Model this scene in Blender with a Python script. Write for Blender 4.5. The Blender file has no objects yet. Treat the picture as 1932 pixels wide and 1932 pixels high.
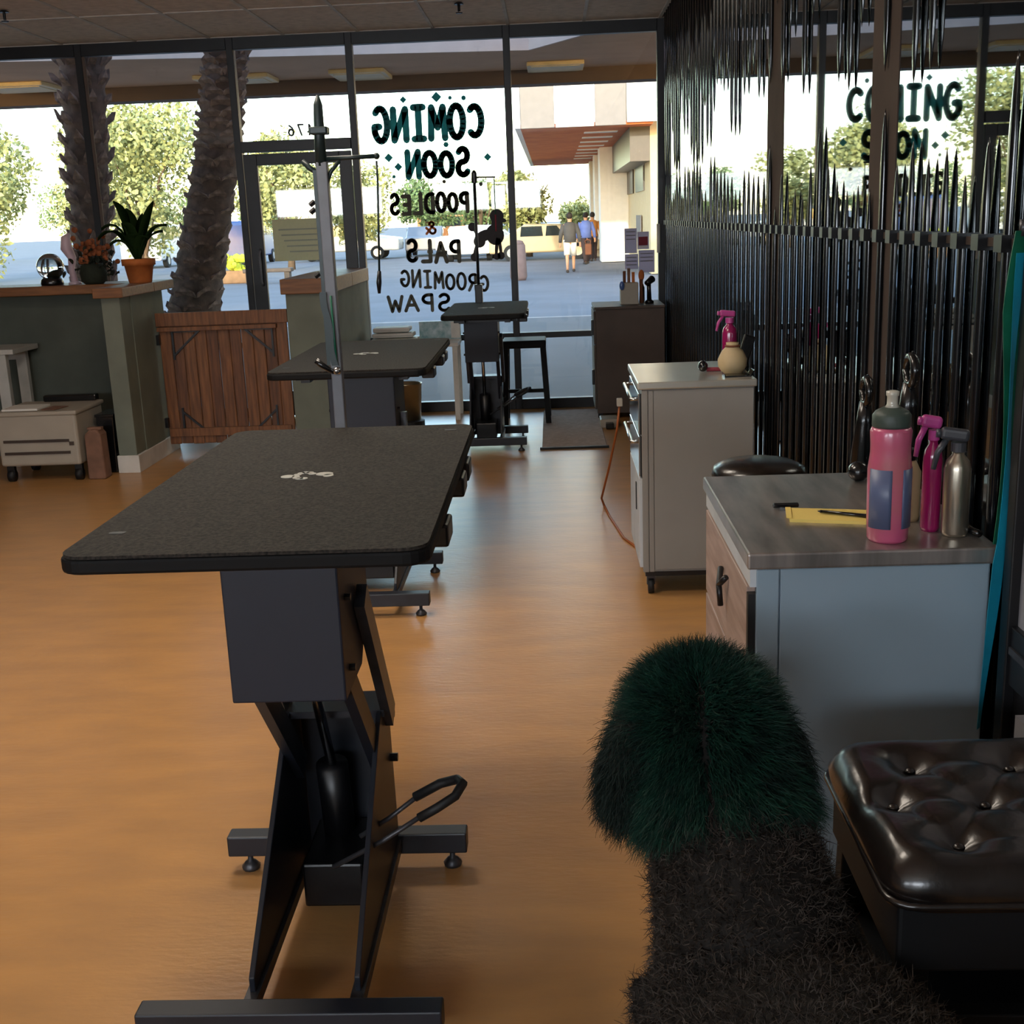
import bpy, bmesh, math, random
import numpy as np
from mathutils import Vector, Matrix
random.seed(7); rng = np.random.default_rng(7)
PI = math.pi
sc = bpy.context.scene
COL = sc.collection

# ---------------------------------------------------------------- camera
def basis(p, psi, rho):
    f = Vector((-math.sin(psi)*math.cos(p), math.cos(psi)*math.cos(p), -math.sin(p)))
    r0 = Vector((math.cos(psi), math.sin(psi), 0)); u0 = r0.cross(f)
    r = r0*math.cos(rho) - u0*math.sin(rho); u = u0*math.cos(rho) + r0*math.sin(rho)
    return r, u, f
r_, u_, f_ = basis(math.radians(13.9577), math.radians(2.3693), 0.0385)
cam = bpy.data.cameras.new('camera'); cam.sensor_width = 36; cam.sensor_fit = 'HORIZONTAL'
cam.lens = 36*2240/1932; cam.clip_start = .05; cam.clip_end = 600
co = bpy.data.objects.new('camera', cam); COL.objects.link(co)
M = Matrix((r_, u_, -f_)).transposed().to_4x4(); M.translation = Vector((0, 0, 1.6)); co.matrix_world = M
sc.camera = co

# ---------------------------------------------------------------- sky, sun, exposure
SUN_EL, SUN_AZ = math.radians(13.5), math.radians(184)
w = bpy.data.worlds.new('sky'); sc.world = w; w.use_nodes = True
nt = w.node_tree; bg = nt.nodes['Background']
sky = nt.nodes.new('ShaderNodeTexSky'); sky.sky_type = 'NISHITA'; sky.sun_disc = False
sky.sun_elevation = SUN_EL; sky.sun_rotation = SUN_AZ; sky.air_density = 1.0; sky.dust_density = 0.6; sky.ozone_density = 1.0
nt.links.new(sky.outputs[0], bg.inputs[0]); bg.inputs[1].default_value = 0.5
sl = bpy.data.lights.new('sun', 'SUN'); sl.energy = 1.7; sl.angle = math.radians(.8); sl.color = (1, .9, .74)
so = bpy.data.objects.new('sun', sl); COL.objects.link(so)
sd = Vector((math.sin(SUN_AZ)*math.cos(SUN_EL), math.cos(SUN_AZ)*math.cos(SUN_EL), math.sin(SUN_EL)))
so.rotation_euler = sd.to_track_quat('Z', 'Y').to_euler()
sc.view_settings.view_transform = 'Standard'; sc.view_settings.look = 'None'
sc.view_settings.gamma = 1; sc.view_settings.use_curve_mapping = False
sc.view_settings.exposure = 1.25
sc.cycles.max_bounces = 10; sc.cycles.diffuse_bounces = 5; sc.cycles.glossy_bounces = 5
sc.cycles.transparent_max_bounces = 24; sc.cycles.sample_clamp_indirect = 6

# ---------------------------------------------------------------- helpers
def C(h):
    h = h.lstrip('#'); v = [int(h[i:i+2], 16)/255 for i in (0, 2, 4)]
    return tuple(x/12.92 if x <= .04045 else ((x+.055)/1.055)**2.4 for x in v)
MATS = {}
def mat(name, col, rough=.6, metal=0., var=.12, scale=6., stretch=(1, 1, 1), bump=0., bscale=None, spec=.5, coat=0., trans=0., emit=0., col2=None, sheen=0.):
    m = bpy.data.materials.new(name); m.use_nodes = True; MATS[name] = m
    N = m.node_tree.nodes; L = m.node_tree.links; b = N['Principled BSDF']
    col = C(col) if isinstance(col, str) else col
    c2 = (C(col2) if isinstance(col2, str) else col2) if col2 else None
    tc = N.new('ShaderNodeTexCoord'); mp = N.new('ShaderNodeMapping'); mp.inputs['Scale'].default_value = stretch
    L.new(tc.outputs['Object'], mp.inputs[0])
    n = N.new('ShaderNodeTexNoise'); n.inputs['Scale'].default_value = scale; n.inputs['Detail'].default_value = 5
    L.new(mp.outputs[0], n.inputs[0])
    r = N.new('ShaderNodeValToRGB')
    r.color_ramp.elements[0].position = .32; r.color_ramp.elements[1].position = .68
    lo = c2 if c2 else tuple(x*(1-var) for x in col); hi = col if c2 else tuple(min(1, x*(1+var)) for x in col)
    r.color_ramp.elements[0].color = (*lo, 1); r.color_ramp.elements[1].color = (*hi, 1)
    L.new(n.outputs[0], r.inputs[0]); L.new(r.outputs[0], b.inputs['Base Color'])
    b.inputs['Roughness'].default_value = rough; b.inputs['Metallic'].default_value = metal
    b.inputs['Specular IOR Level'].default_value = spec; b.inputs['Coat Weight'].default_value = coat
    b.inputs['Coat Roughness'].default_value = .12
    b.inputs['Transmission Weight'].default_value = trans; b.inputs['Sheen Weight'].default_value = sheen
    if emit: b.inputs['Emission Strength'].default_value = emit; b.inputs['Emission Color'].default_value = (*col, 1)
    if bump:
        n2 = N.new('ShaderNodeTexNoise'); n2.inputs['Scale'].default_value = bscale or scale*4; n2.inputs['Detail'].default_value = 4
        L.new(mp.outputs[0], n2.inputs[0])
        bp = N.new('ShaderNodeBump'); bp.inputs['Strength'].default_value = bump; bp.inputs['Distance'].default_value = .01
        L.new(n2.outputs[0], bp.inputs['Height']); L.new(bp.outputs[0], b.inputs['Normal'])
    return m
def glassmat(name, tint=(.93, .96, .95), refl=1.0):
    m = bpy.data.materials.new(name); m.use_nodes = True; N = m.node_tree.nodes; L = m.node_tree.links
    N.remove(N['Principled BSDF']); out = N['Material Output']
    t = N.new('ShaderNodeBsdfTransparent'); t.inputs[0].default_value = (*tint, 1)
    g = N.new('ShaderNodeBsdfGlossy'); g.inputs['Roughness'].default_value = .02
    fr = N.new('ShaderNodeFresnel'); fr.inputs[0].default_value = 1.45
    mx = N.new('ShaderNodeMixShader'); L.new(fr.outputs[0], mx.inputs[0]); L.new(t.outputs[0], mx.inputs[1]); L.new(g.outputs[0], mx.inputs[2])
    L.new(mx.outputs[0], out.inputs[0]); MATS[name] = m; return m

LOC = {}
def link(o): COL.objects.link(o); return o
def thing(name, label, cat, loc, group=None):
    o = link(bpy.data.objects.new(name, None)); o.location = loc; o.empty_display_size = .1
    LOC[o.name] = Vector(loc); tag(o, label, cat, group); return o
def tag(o, label, cat, group=None, kind=None):
    if label: o['label'] = label
    if cat: o['category'] = cat
    if group: o['group'] = group
    if kind: o['kind'] = kind
    return o
def struct(name, loc=(0, 0, 0)):
    o = link(bpy.data.objects.new(name, None)); o.location = loc; LOC[o.name] = Vector(loc); o['kind'] = 'structure'; return o
def obj(name, bm, m, parent=None, smooth=False, bevel=0, segs=2, label=None, kind=None, origin=None):
    """one mesh object from world-space geometry"""
    off = LOC[parent.name] if parent else Vector(origin or (0, 0, 0))
    if off.length: bmesh.ops.translate(bm, verts=bm.verts, vec=-off)
    bmesh.ops.recalc_face_normals(bm, faces=bm.faces)
    me = bpy.data.meshes.new(name); bm.to_mesh(me); bm.free()
    me.materials.append(m)
    if smooth: me.shade_smooth()
    o = link(bpy.data.objects.new(name, me))
    if parent: o.parent = parent
    else: o.location = off
    LOC[o.name] = off
    if bevel:
        md = o.modifiers.new('bevel', 'BEVEL'); md.width = bevel; md.segments = segs; md.limit_method = 'ANGLE'; md.angle_limit = math.radians(40)
        md.harden_normals = False
    if label: o['label'] = label
    if kind: o['kind'] = kind
    return o
def copy_part(src, parent, loc=(0, 0, 0), rot=(0, 0, 0), scale=(1, 1, 1)):
    c = src.copy(); link(c); c.parent = parent; c.location = loc; c.rotation_euler = rot; c.scale = scale; LOC[c.name] = LOC[src.name]; return c
def B(): return bmesh.new()
def box(bm, x0, x1, y0, y1, z0, z1):
    r = bmesh.ops.create_cube(bm, size=1)
    for v in r['verts']: v.co = Vector((x0+(v.co.x+.5)*(x1-x0), y0+(v.co.y+.5)*(y1-y0), z0+(v.co.z+.5)*(z1-z0)))
    return bm
def bar(bm, p, q, a, b, up=(0, 0, 1)):
    """rectangular bar from p to q, a across and b along up"""
    p, q = Vector(p), Vector(q); d = (q-p).normalized(); up = Vector(up); s = d.cross(up)
    if s.length < 1e-4: s = d.cross(Vector((1, 0, 0)))
    s.normalize(); u = s.cross(d)
    vs = [bm.verts.new(c + s*i*a/2 + u*j*b/2) for c in (p, q) for i, j in ((-1, -1), (1, -1), (1, 1), (-1, 1))]
    for f in ((0, 1, 2, 3), (7, 6, 5, 4), (0, 4, 5, 1), (1, 5, 6, 2), (2, 6, 7, 3), (3, 7, 4, 0)): bm.faces.new([vs[i] for i in f])
    return bm
def tube(bm, pts, r, n=8, cap=True):
    pts = [Vector(p) for p in pts]; rr = r if isinstance(r, (list, tuple)) else [r]*len(pts)
    rings = []; nrm = None
    for i, p in enumerate(pts):
        d = (pts[min(i+1, len(pts)-1)] - pts[max(i-1, 0)]).normalized()
        if nrm is None:
            nrm = d.orthogonal().normalized()
        else:
            nrm = (nrm - d*nrm.dot(d)); nrm = nrm.normalized() if nrm.length > 1e-6 else d.orthogonal().normalized()
        bb = d.cross(nrm)
        rings.append([bm.verts.new(p + (nrm*math.cos(2*PI*k/n) + bb*math.sin(2*PI*k/n))*rr[i]) for k in range(n)])
    for a, b in zip(rings, rings[1:]):
        for k in range(n): bm.faces.new((a[k], a[(k+1) % n], b[(k+1) % n], b[k]))
    if cap: bm.faces.new(rings[0][::-1]); bm.faces.new(rings[-1])
    return bm
def lathe(bm, prof, cx, cy, z0=0, n=20):
    rings = [[bm.verts.new((cx+r*math.cos(2*PI*k/n), cy+r*math.sin(2*PI*k/n), z0+z)) for k in range(n)] for r, z in prof]
    for a, b in zip(rings, rings[1:]):
        for k in range(n): bm.faces.new((a[k], a[(k+1) % n], b[(k+1) % n], b[k]))
    bm.faces.new(rings[0][::-1]); bm.faces.new(rings[-1]); return bm
def prism(bm, poly, axis, a, b):
    def P(u, v, t): return {'x': (t, u, v), 'y': (u, t, v), 'z': (u, v, t)}[axis]
    A = [bm.verts.new(P(u, v, a)) for u, v in poly]; Bv = [bm.verts.new(P(u, v, b)) for u, v in poly]
    n = len(poly); bm.faces.new(A); bm.faces.new(Bv[::-1])
    for i in range(n): bm.faces.new((A[i], Bv[i], Bv[(i+1) % n], A[(i+1) % n]))
    return bm
def ell(bm, c, r, u=14, v=9, rot=None):
    g = bmesh.ops.create_uvsphere(bm, u_segments=u, v_segments=v, radius=1)
    r = (r, r, r) if isinstance(r, (int, float)) else r
    for vt in g['verts']:
        q = Vector((vt.co.x*r[0], vt.co.y*r[1], vt.co.z*r[2]))
        if rot: q = rot @ q
        vt.co = q + Vector(c)
    return bm
def ribbon(bm, pts, wv, th):
    """flat strap: pts path, wv half-width vector(s), th thickness vector"""
    th = Vector(th); ws = wv if isinstance(wv, list) else [wv]*len(pts); prev = None; first = None
    for p, wd in zip(pts, ws):
        p, wd = Vector(p), Vector(wd)
        cur = [bm.verts.new(p+wd+th), bm.verts.new(p-wd+th), bm.verts.new(p-wd-th), bm.verts.new(p+wd-th)]
        if prev:
            for k in range(4): bm.faces.new((prev[k], prev[(k+1) % 4], cur[(k+1) % 4], cur[k]))
        else: first = cur
        prev = cur
    bm.faces.new(first[::-1]); bm.faces.new(prev); return bm
def rrect(x0, x1, y0, y1, r, n=5):
    P = []
    for cx, cy, a in ((x1-r, y1-r, 0), (x0+r, y1-r, PI/2), (x0+r, y0+r, PI), (x1-r, y0+r, 1.5*PI)):
        for k in range(n+1): P.append((cx+r*math.cos(a+k*PI/2/n), cy+r*math.sin(a+k*PI/2/n)))
    return P

# ---------------------------------------------------------------- materials
mat('floor', '#bf8d54', .30, var=.13, scale=4.5, stretch=(.7, 2.2, 1), bump=.10, bscale=30, col2='#ae8150', spec=.55)
mat('ceiling_tile', '#d8ccc0', .9, scale=14, bump=.15, bscale=60)
mat('grid', '#c9c4bc', .6)
mat('wall', '#6a655f', .9, scale=3)
mat('black_metal', '#0d0d10', .38, spec=.5, var=.3, scale=9)
mat('dark_bronze', '#17161a', .42, var=.3, scale=9)
mat('lit_edge_bronze', '#5d4a3e', .45)
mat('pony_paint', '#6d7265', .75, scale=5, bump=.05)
mat('pony_paint_shaded', '#4c5149', .8, scale=5)  # half-wall paint darkened to carry the shade of its backlit panel
mat('cap_wood', '#8a5a30', .5, var=.3, scale=5, stretch=(1, 9, 9), col2='#6c4322')
mat('gate_wood', '#8c5a34', .55, var=.3, scale=4, stretch=(12, 12, 1), col2='#5f3a20', bump=.15, bscale=10)
mat('gate_wood_dark', '#7a4c2c', .55, var=.3, scale=4, stretch=(12, 12, 1), col2='#4e2e1a', bump=.15, bscale=10)
mat('white_paint', '#cfcac2', .6)
mat('table_rubber', '#3b3631', .85, spec=.18, scale=150, bump=.25, bscale=300, col2='#191716')
mat('table_edge', '#060607', .7, spec=.25)
mat('table_steel', '#1a1e27', .42, var=.15, scale=8, spec=.5)
mat('cover_steel', '#131a29', .5, var=.1, scale=5)
mat('worn_steel', '#4a4a4e', .38, metal=.6, var=.2, scale=20)
mat('chrome', '#c8ccd0', .16, metal=1, var=.05)
mat('pole_grey', '#6d6d72', .42, metal=0, var=.1, scale=20)
mat('pole_dark', '#1d2c2b', .4)
mat('emblem', '#a9a89f', .6)
mat('counter_blue', '#8698a4', .5, var=.05, scale=3)
mat('counter_frame', '#b9bec2', .45)
mat('drawer_wood', '#b09a90', .5, var=.15, scale=4, stretch=(9, 1, 9), col2='#8e7668')
mat('steel_top', '#b3aaa4', .28, metal=.7, scale=3, stretch=(9, 1.5, 1), col2='#85807c')
mat('steel_top_bright', '#d6d3c8', .3, metal=.8, var=.06, scale=3)
mat('cab_grey', '#8d8983', .5, var=.06, scale=3)
mat('cab_brown', '#4a3c33', .6, var=.15, scale=5)
mat('rubber', '#101012', .6)
mat('leather', '#15100e', .27, var=.25, scale=18, bump=.10, bscale=40, spec=.55, coat=.15)
mat('black_wood', '#08080a', .6, spec=.3)
mat('stake', '#0d1014', .18, var=.3, scale=12, spec=.6, coat=.3)
mat('stud_post', '#463d38', .85, spec=.1, var=.1, scale=5)
mat('mirror', (.36, .39, .40), .015, metal=1, var=.02)
mat('panel_grey', '#8f9096', .35, var=.06, scale=4)
mat('terracotta', '#b8672f', .8, var=.2, scale=12)
mat('leaf_dark', '#1d2b17', .4, var=.35, scale=25)
mat('dried_flower', '#8a4a24', .8, var=.4, scale=30)
mat('moss_dark', '#1b2114', .85, var=.4, scale=30)
mat('palm_bark', '#54403a', .9, var=.4, scale=14, bump=.6, bscale=30)
mat('palm_base', '#7a6158', .9, var=.45, scale=20, bump=.4)
mat('tree_leaf', '#aeae70', .7, var=.35, scale=3, col2='#868d58')
mat('tree_leaf_dark', '#6f8350', .7, var=.3, scale=3)
mat('tree_bark', '#6b5642', .9)
mat('sidewalk', '#6f6866', .85, var=.07, scale=1.3)
mat('asphalt', '#77757a', .9, var=.1, scale=.7)
mat('kerb', '#b5a59c', .85)
mat('soffit', '#b59074', .85, var=.08, scale=2)
mat('soffit_beam', '#4a3c38', .85)
mat('opening_face', '#cdbab6', .85, var=.05)
mat('light_panel', '#c9b48e', .5)
mat('stucco_white', '#e8e2da', .85, var=.04)
mat('stucco_grey', '#857c77', .85, var=.05)
mat('stucco_cream', '#d8bd93', .85, var=.05)
mat('canopy_orange', '#d0743a', .75, var=.1, scale=2, col2='#bb5a2c')
mat('shop_dark', '#3c3029', .4)
mat('paint_teal', '#1d5254', .6, var=.3, scale=30)
mat('paint_grey', '#4b4844', .6, var=.35, scale=40)
mat('paint_dark', '#1d1216', .6, var=.4, scale=30)
mat('paper', '#ddd8cf', .8, var=.03)
mat('flyer', '#b3abbf', .8, var=.1, scale=20)
mat('flyer_red', '#a8505c', .8)
mat('pad_yellow', '#dfc56a', .8, var=.05)
mat('bottle_pink', '#c2527c', .3, var=.2, scale=9, col2='#b0606a', coat=.3)
mat('bottle_band', '#56607f', .4, var=.1)
mat('bottle_cap', '#3a463f', .5)
mat('clear_plastic', '#b9b4a6', .2, spec=.6)
mat('aluminium', '#b3aa9a', .28, metal=.9, var=.05)
mat('magenta', '#8a1450', .2, coat=.5)
mat('pink_trigger', '#b7458c', .3)
mat('grey_trigger', '#3b3c42', .4)
mat('cream', '#b9a37c', .6)
mat('black_plastic', '#0b0b0d', .25, coat=.3)
mat('strap_teal', '#1288a4', .5, var=.2, scale=10)
mat('strap_green', '#0b5a42', .5, var=.3, scale=10)
mat('beige_plastic', '#a39a8c', .5, var=.05)
mat('white_plastic', '#b5b4ae', .45)
mat('kraft', '#7c5a48', .8, var=.25, scale=10)
mat('black_fur', '#191614', .75, var=.4, scale=40, spec=.2)
mat('wool', '#4a423c', .8, var=.5, scale=60, spec=.15, col2='#1d1a18')
mat('green_fur', '#153c2f', .6, var=.5, scale=30, spec=.25, col2='#0b1f1c')
mat('ear_fur', '#141f1b', .7, var=.4, scale=30, spec=.2)
mat('black_nose', '#050505', .3)
mat('cord_orange', '#9a5326', .5)
mat('mat_brown', '#a38a7a', .95, var=.15, scale=30)
mat('pale_pink', '#cbb3bd', .4)
mat('glass_solid', '#e8f2f2', .03, trans=1.0, var=.01)
mat('sign_paper', '#d9d2b8', .8, var=.05)
mat('teal_board', '#4d8288', .6, var=.5, scale=16, col2='#b9c9cc')
mat('brass_pail', '#a8977a', .3, metal=.9)
mat('skin', '#c08d6c', .6); mat('jacket_grey', '#4a4644', .9); mat('shorts_white', '#e6ddd0', .9); mat('hair_dark', '#241a14', .8)
mat('bag_brown', '#6b3d24', .8); mat('shirt_blue', '#5c6ca8', .9); mat('shirt_orange', '#c07a35', .9); mat('trouser_dark', '#3a2c2c', .9); mat('shoe', '#463c36', .8)
for n_, c_ in (('car_white', '#e9e7e2'), ('car_beige', '#b9a27c'), ('car_blue', '#41619f'), ('car_grey', '#7d8189'), ('car_orange', '#cc7a3a')): mat(n_, c_, .3, coat=.5, var=.03)
mat('car_glass', '#222a2c', .08, spec=.8); mat('tyre', '#18181a', .8)
mat('bin_mauve', '#77615f', .7); mat('shrub_yellow', '#b9c23a', .7, var=.3, scale=20); mat('planter', '#8d6a4a', .8)
def papermat(name, c, tr=.55):
    m = bpy.data.materials.new(name); m.use_nodes = True; N = m.node_tree.nodes; L = m.node_tree.links; N.remove(N['Principled BSDF'])
    nz = N.new('ShaderNodeTexNoise'); nz.inputs['Scale'].default_value = 18; rp = N.new('ShaderNodeValToRGB'); L.new(nz.outputs[0], rp.inputs[0])
    rp.color_ramp.elements[0].color = (*[x*.88 for x in C(c)], 1); rp.color_ramp.elements[1].color = (*C(c), 1)
    d = N.new('ShaderNodeBsdfDiffuse'); t = N.new('ShaderNodeBsdfTranslucent'); x = N.new('ShaderNodeMixShader'); x.inputs[0].default_value = tr
    L.new(rp.outputs[0], d.inputs[0]); L.new(rp.outputs[0], t.inputs[0]); L.new(d.outputs[0], x.inputs[1]); L.new(t.outputs[0], x.inputs[2]); L.new(x.outputs[0], N['Material Output'].inputs[0]); MATS[name] = m
papermat('flyer', '#cfc8d8'); papermat('flyer_red', '#a8505c', .4); papermat('sign_paper', '#e0dac2', .6); papermat('leaf_dark', '#2a3d20', .35)
papermat('paint_teal', '#5fb4b8', .7); papermat('paint_grey', '#8f8a80', .65)
glassmat('window_glass')
# glow of the added rear-wall fill lights, out of view
fill_lamp = bpy.data.materials.new('wall_fill_diffuser'); fill_lamp.use_nodes = True
lb = fill_lamp.node_tree.nodes['Principled BSDF']; lb.inputs['Emission Color'].default_value = (.84, .92, 1, 1); lb.inputs['Emission Strength'].default_value = 12.0; MATS['wall_fill_diffuser'] = fill_lamp
fill_lamp2 = fill_lamp.copy(); fill_lamp2.name = 'ceiling_fill_diffuser'; l2 = fill_lamp2.node_tree.nodes['Principled BSDF']; l2.inputs['Emission Color'].default_value = (1, .88, .74, 1); l2.inputs['Emission Strength'].default_value = 8.0  # warmer glow for the added ceiling fill lights
m_ = MATS

# ---------------------------------------------------------------- room shell
YW = 10.1; CZ = 3.08; XR = .94; XL = -7.0; YB = -3.0
obj('floor', box(B(), XL, XR, YB, YW+.06, -.08, 0), m_['floor'], kind='structure')
obj('wall_right', box(B(), XR, XR+.15, YB, YW+.1, -.08, CZ+.3), m_['wall'], kind='structure')
obj('wall_left', box(B(), XL-.15, XL, YB, YW+.1, -.08, CZ+.3), m_['wall'], kind='structure')
obj('wall_back', box(B(), XL-.15, XR+.15, YB-.15, YB, -.08, CZ+.3), m_['wall'], kind='structure')
obj('roof', box(B(), XL-.3, XR+12, YB-.3, YW+.15, CZ+.35, CZ+.5), m_['stucco_grey'], kind='structure')
ceil = struct('ceiling', (0, 0, CZ))
obj('slab', box(B(), XL, XR, YB, YW, CZ+.03, CZ+.1), m_['ceiling_tile'], ceil)
t0 = None
gx0 = -.30
xs = [gx0 + .6*k for k in range(-10, 3)]
for j, yy in enumerate([YW-.02-1.2*k for k in range(1, 4)]):
    for xx in xs:
        x1 = min(xx+.6, XR-.005)
        if x1-xx < .1: continue
        if t0 is None or abs(x1-xx-.6) > 1e-3:
            t = obj('ceiling_tile', box(B(), -.29, x1-xx-.31, .012, 1.188, .004, .018), m_['ceiling_tile'], None)
            t.parent = ceil; t.location = (xx+.3, yy, 0); LOC[t.name] = Vector()
            if abs(x1-xx-.6) < 1e-3: t0 = t
        else: copy_part(t0, ceil, (xx+.3, yy, 0))
for xx in xs: obj('grid_bar', box(B(), xx-.012, xx+.012, YW-3.65, YW-.03, CZ-.004, CZ+.012), m_['grid'], ceil)
for k in range(0, 4): obj('grid_bar', box(B(), XL, XR-.01, YW-.02-1.2*k-.012, YW-.02-1.2*k+.012, CZ-.003, CZ+.013), m_['grid'], ceil)
# unseen fill lights added on the rear wall to brighten the interior
for i, lx in enumerate((-4.2, -1.2)):
    lt = thing('added_wall_light', ['added long fill light on the rear wall, left of the two', 'added long fill light on the rear wall, right of the two'][i], 'wall light', (lx, YB, 2.0), 'added fill lights on the rear wall')
    obj('frame', box(B(), lx-1.05, lx+1.05, YB, YB+.06, 1.72, 2.28), m_['grid'], lt)
    obj('diffuser', box(B(), lx-1.0, lx+1.0, YB+.055, YB+.075, 1.76, 2.24), fill_lamp, lt)
for i, (lx, ly) in enumerate(((-1.3, 3.1), (-1.3, 5.0))):  # ceiling lights added out of view to brighten floor and tables
    lt = thing('added_ceiling_light', ['added flat ceiling fill light over the near grooming table', 'added flat ceiling fill light over the middle grooming table'][i], 'ceiling light', (lx, ly, CZ), 'added ceiling fill lights')
    obj('frame', box(B(), lx-.62, lx+.62, ly-.32, ly+.32, CZ-.02, CZ+.028), m_['grid'], lt)
    obj('diffuser', box(B(), lx-.58, lx+.58, ly-.28, ly+.28, CZ-.024, CZ-.012), fill_lamp2, lt)
for i, (x, y) in enumerate(((-.61, 8.99), (-3.66, 8.5))):
    s = thing('sprinkler_head', ['dark sprinkler head in the ceiling above the painted window', 'dark sprinkler head in the ceiling at the far left'][i], 'sprinkler', (x, y, CZ))
    obj('escutcheon', lathe(B(), [(.035, -.012), (.03, -.004), (.02, .0)], x, y, CZ, 14), m_['black_metal'], s)
    b = B(); tube(b, [(x, y, CZ-.01), (x, y, CZ-.06)], .01); lathe(b, [(.004, -.062), (.026, -.066), (.022, -.072)], x, y, CZ, 12); obj('nozzle', b, m_['black_metal'], s)

# storefront glazing
def frame_piece(par, n, x0, x1, z0, z1, y0=YW-.03, y1=YW+.05, m='dark_bronze'):
    return obj(n, box(B(), x0, x1, y0, y1, z0, z1), m_[m], par, bevel=.003, segs=1)
def pane(par, x0, x1, z0, z1): return obj('pane', box(B(), x0, x1, YW-.003, YW+.003, z0, z1), m_['window_glass'], par)
mull = [-6.32, -5.06, -3.78, -2.545, -1.585, -.32, .905]
def window(n, xa, xb, rail=True):
    wn = struct(n, ((xa+xb)/2, YW, 0)); a, b = xa+.028, xb-.028
    frame_piece(wn, 'jamb', xa-.028, xa+.028, 0, CZ)
    frame_piece(wn, 'head', a, b, 2.985, CZ); frame_piece(wn, 'sill', a, b, 0, .085)
    if rail:
        frame_piece(wn, 'rail', a, b, .60, .648)
        pane(wn, a, b, .648, 2.985); pane(wn, a, b, .085, .60)
    else: pane(wn, a, b, .085, 2.985)
    return wn
window('window_1', mull[0], mull[1]); window('window_2', mull[1], mull[2])
w3 = window('window_3', mull[2], mull[3]); window('window_4', mull[4], mull[5]); w5 = window('window_5', mull[5], mull[6])
frame_piece(w3, 'lit_edge', -3.752, -3.725, 0.1, 2.98, YW-.034, YW-.02, 'lit_edge_bronze')  # lighter strip standing in for the lit edge of the mullion
frame_piece(w5, 'jamb', .877, .938, 0, CZ)
obj('trim_1', box(B(), XL, -6.35, YW-.02, YW+.05, 0, CZ), m_['wall'], kind='structure')
dr = struct('door_1', (-2.06, YW, 0))
frame_piece(dr, 'jamb', -2.573, -2.517, 0, CZ); frame_piece(dr, 'transom_bar', -2.517, -1.613, 2.19, 2.275, YW-.05); frame_piece(dr, 'head', -2.517, -1.613, 2.985, CZ)
pane(dr, -2.517, -1.613, 2.275, 2.985)
frame_piece(dr, 'stile', -2.51, -2.40, .01, 2.175, YW-.035, YW+.012); frame_piece(dr, 'stile', -1.72, -1.62, .01, 2.175, YW-.035, YW+.012)
frame_piece(dr, 'door_rail', -2.40, -1.72, 2.085, 2.175, YW-.035, YW+.012); frame_piece(dr, 'door_rail', -2.40, -1.72, .01, .22, YW-.035, YW+.012)
pane(dr, -2.40, -1.72, .22, 2.085)
b = B(); tube(b, [(-2.43, YW-.04, 1.12), (-2.43, YW-.085, 1.15), (-2.43, YW-.085, 1.38), (-2.43, YW-.04, 1.41)], .011); obj('pull_handle', b, m_['pole_grey'], dr, True)
obj('trim_2', box(B(), XL, XR, YW+.02, YW+.3, CZ, CZ+.45), m_['soffit'], kind='structure')

# ---------------------------------------------------------------- outside: ground, canopy, palms
obj('sidewalk', box(B(), -60, 40, YW+.06, 19.5, -.2, -.01), m_['sidewalk'], kind='structure')
obj('kerb', box(B(), -60, 40, 19.5, 19.7, -.25, -.012), m_['kerb'], kind='structure')
obj('parking_lot', box(B(), -160, 140, 19.7, 330, -.3, -.12), m_['asphalt'], kind='structure')
SZ = 3.36
cp = struct('canopy', (0, 12, SZ))
b = B()
prism(b, [(-30, YW+.1), (.72, YW+.1), (.9, 12.0), (.62, 12.35), (-.18, 13.7), (-5.6, 12.95), (-30, 11.6)][0:0] or [(.75, YW+.1), (14, YW+.1), (14, 15.6), (-30, 15.6), (-30, 12.0), (-5.7, 12.95), (-3.0, 13.45), (-.18, 13.85), (.62, 12.5)], 'z', SZ, SZ+.08)
obj('soffit_board', b, m_['soffit'], cp)
b = B()
for (xa, ya), (xb, yb) in (((-30, 12.0), (-5.7, 12.95)), ((-5.7, 12.95), (-3.0, 13.45)), ((-3.0, 13.45), (-.18, 13.85)), ((-.18, 13.85), (.62, 12.5)), ((.62, 12.5), (.75, YW+.1))):
    bar(b, (xa, ya, SZ+.75), (xb, yb, SZ+.75), .06, 1.5)
obj('opening_face', b, m_['opening_face'], cp)
obj('beam', box(B(), -30, 14, 15.6, 15.95, 3.19, 5.2), m_['soffit_beam'], cp)
obj('roof_deck', prism(B(), [(.8, YW+.1), (14, YW+.1), (14, 15.6), (-30, 15.6), (-30, 12.1), (-5.7, 13.05), (-3.0, 13.55), (-.1, 13.95), (.7, 12.6)], 'z', 4.6, 4.7), m_['stucco_grey'], cp)
obj('parapet', box(B(), XL-.3, 14, YW-.1, YW+.15, CZ+.45, 5.2), m_['stucco_grey'], cp)
for i, (xc, yc, wx, wy) in enumerate(((.1, 15.2, .34, .42), (-2.25, 15.2, .33, .5), (-3.75, 15.1, .45, .4), (-6.35, 15.0, .4, .45))):
    s = thing('soffit_light', ['square canopy light with a glowing dot right of the centre mullion', 'square canopy light above the painted window', 'square canopy light over the door transom', 'square canopy light behind the left palm'][i], 'canopy light', (xc, yc, SZ), 'square lights under the outside canopy')
    obj('frame', box(B(), xc-wx, xc+wx, yc-wy*.9, yc+wy*.7, SZ-.05, SZ), m_['light_panel'], s, bevel=.01)
    obj('lens', box(B(), xc-wx*.85, xc+wx*.85, yc-wy*.75, yc+wy*.55, SZ-.058, SZ-.045), m_['light_panel'], s)

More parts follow.
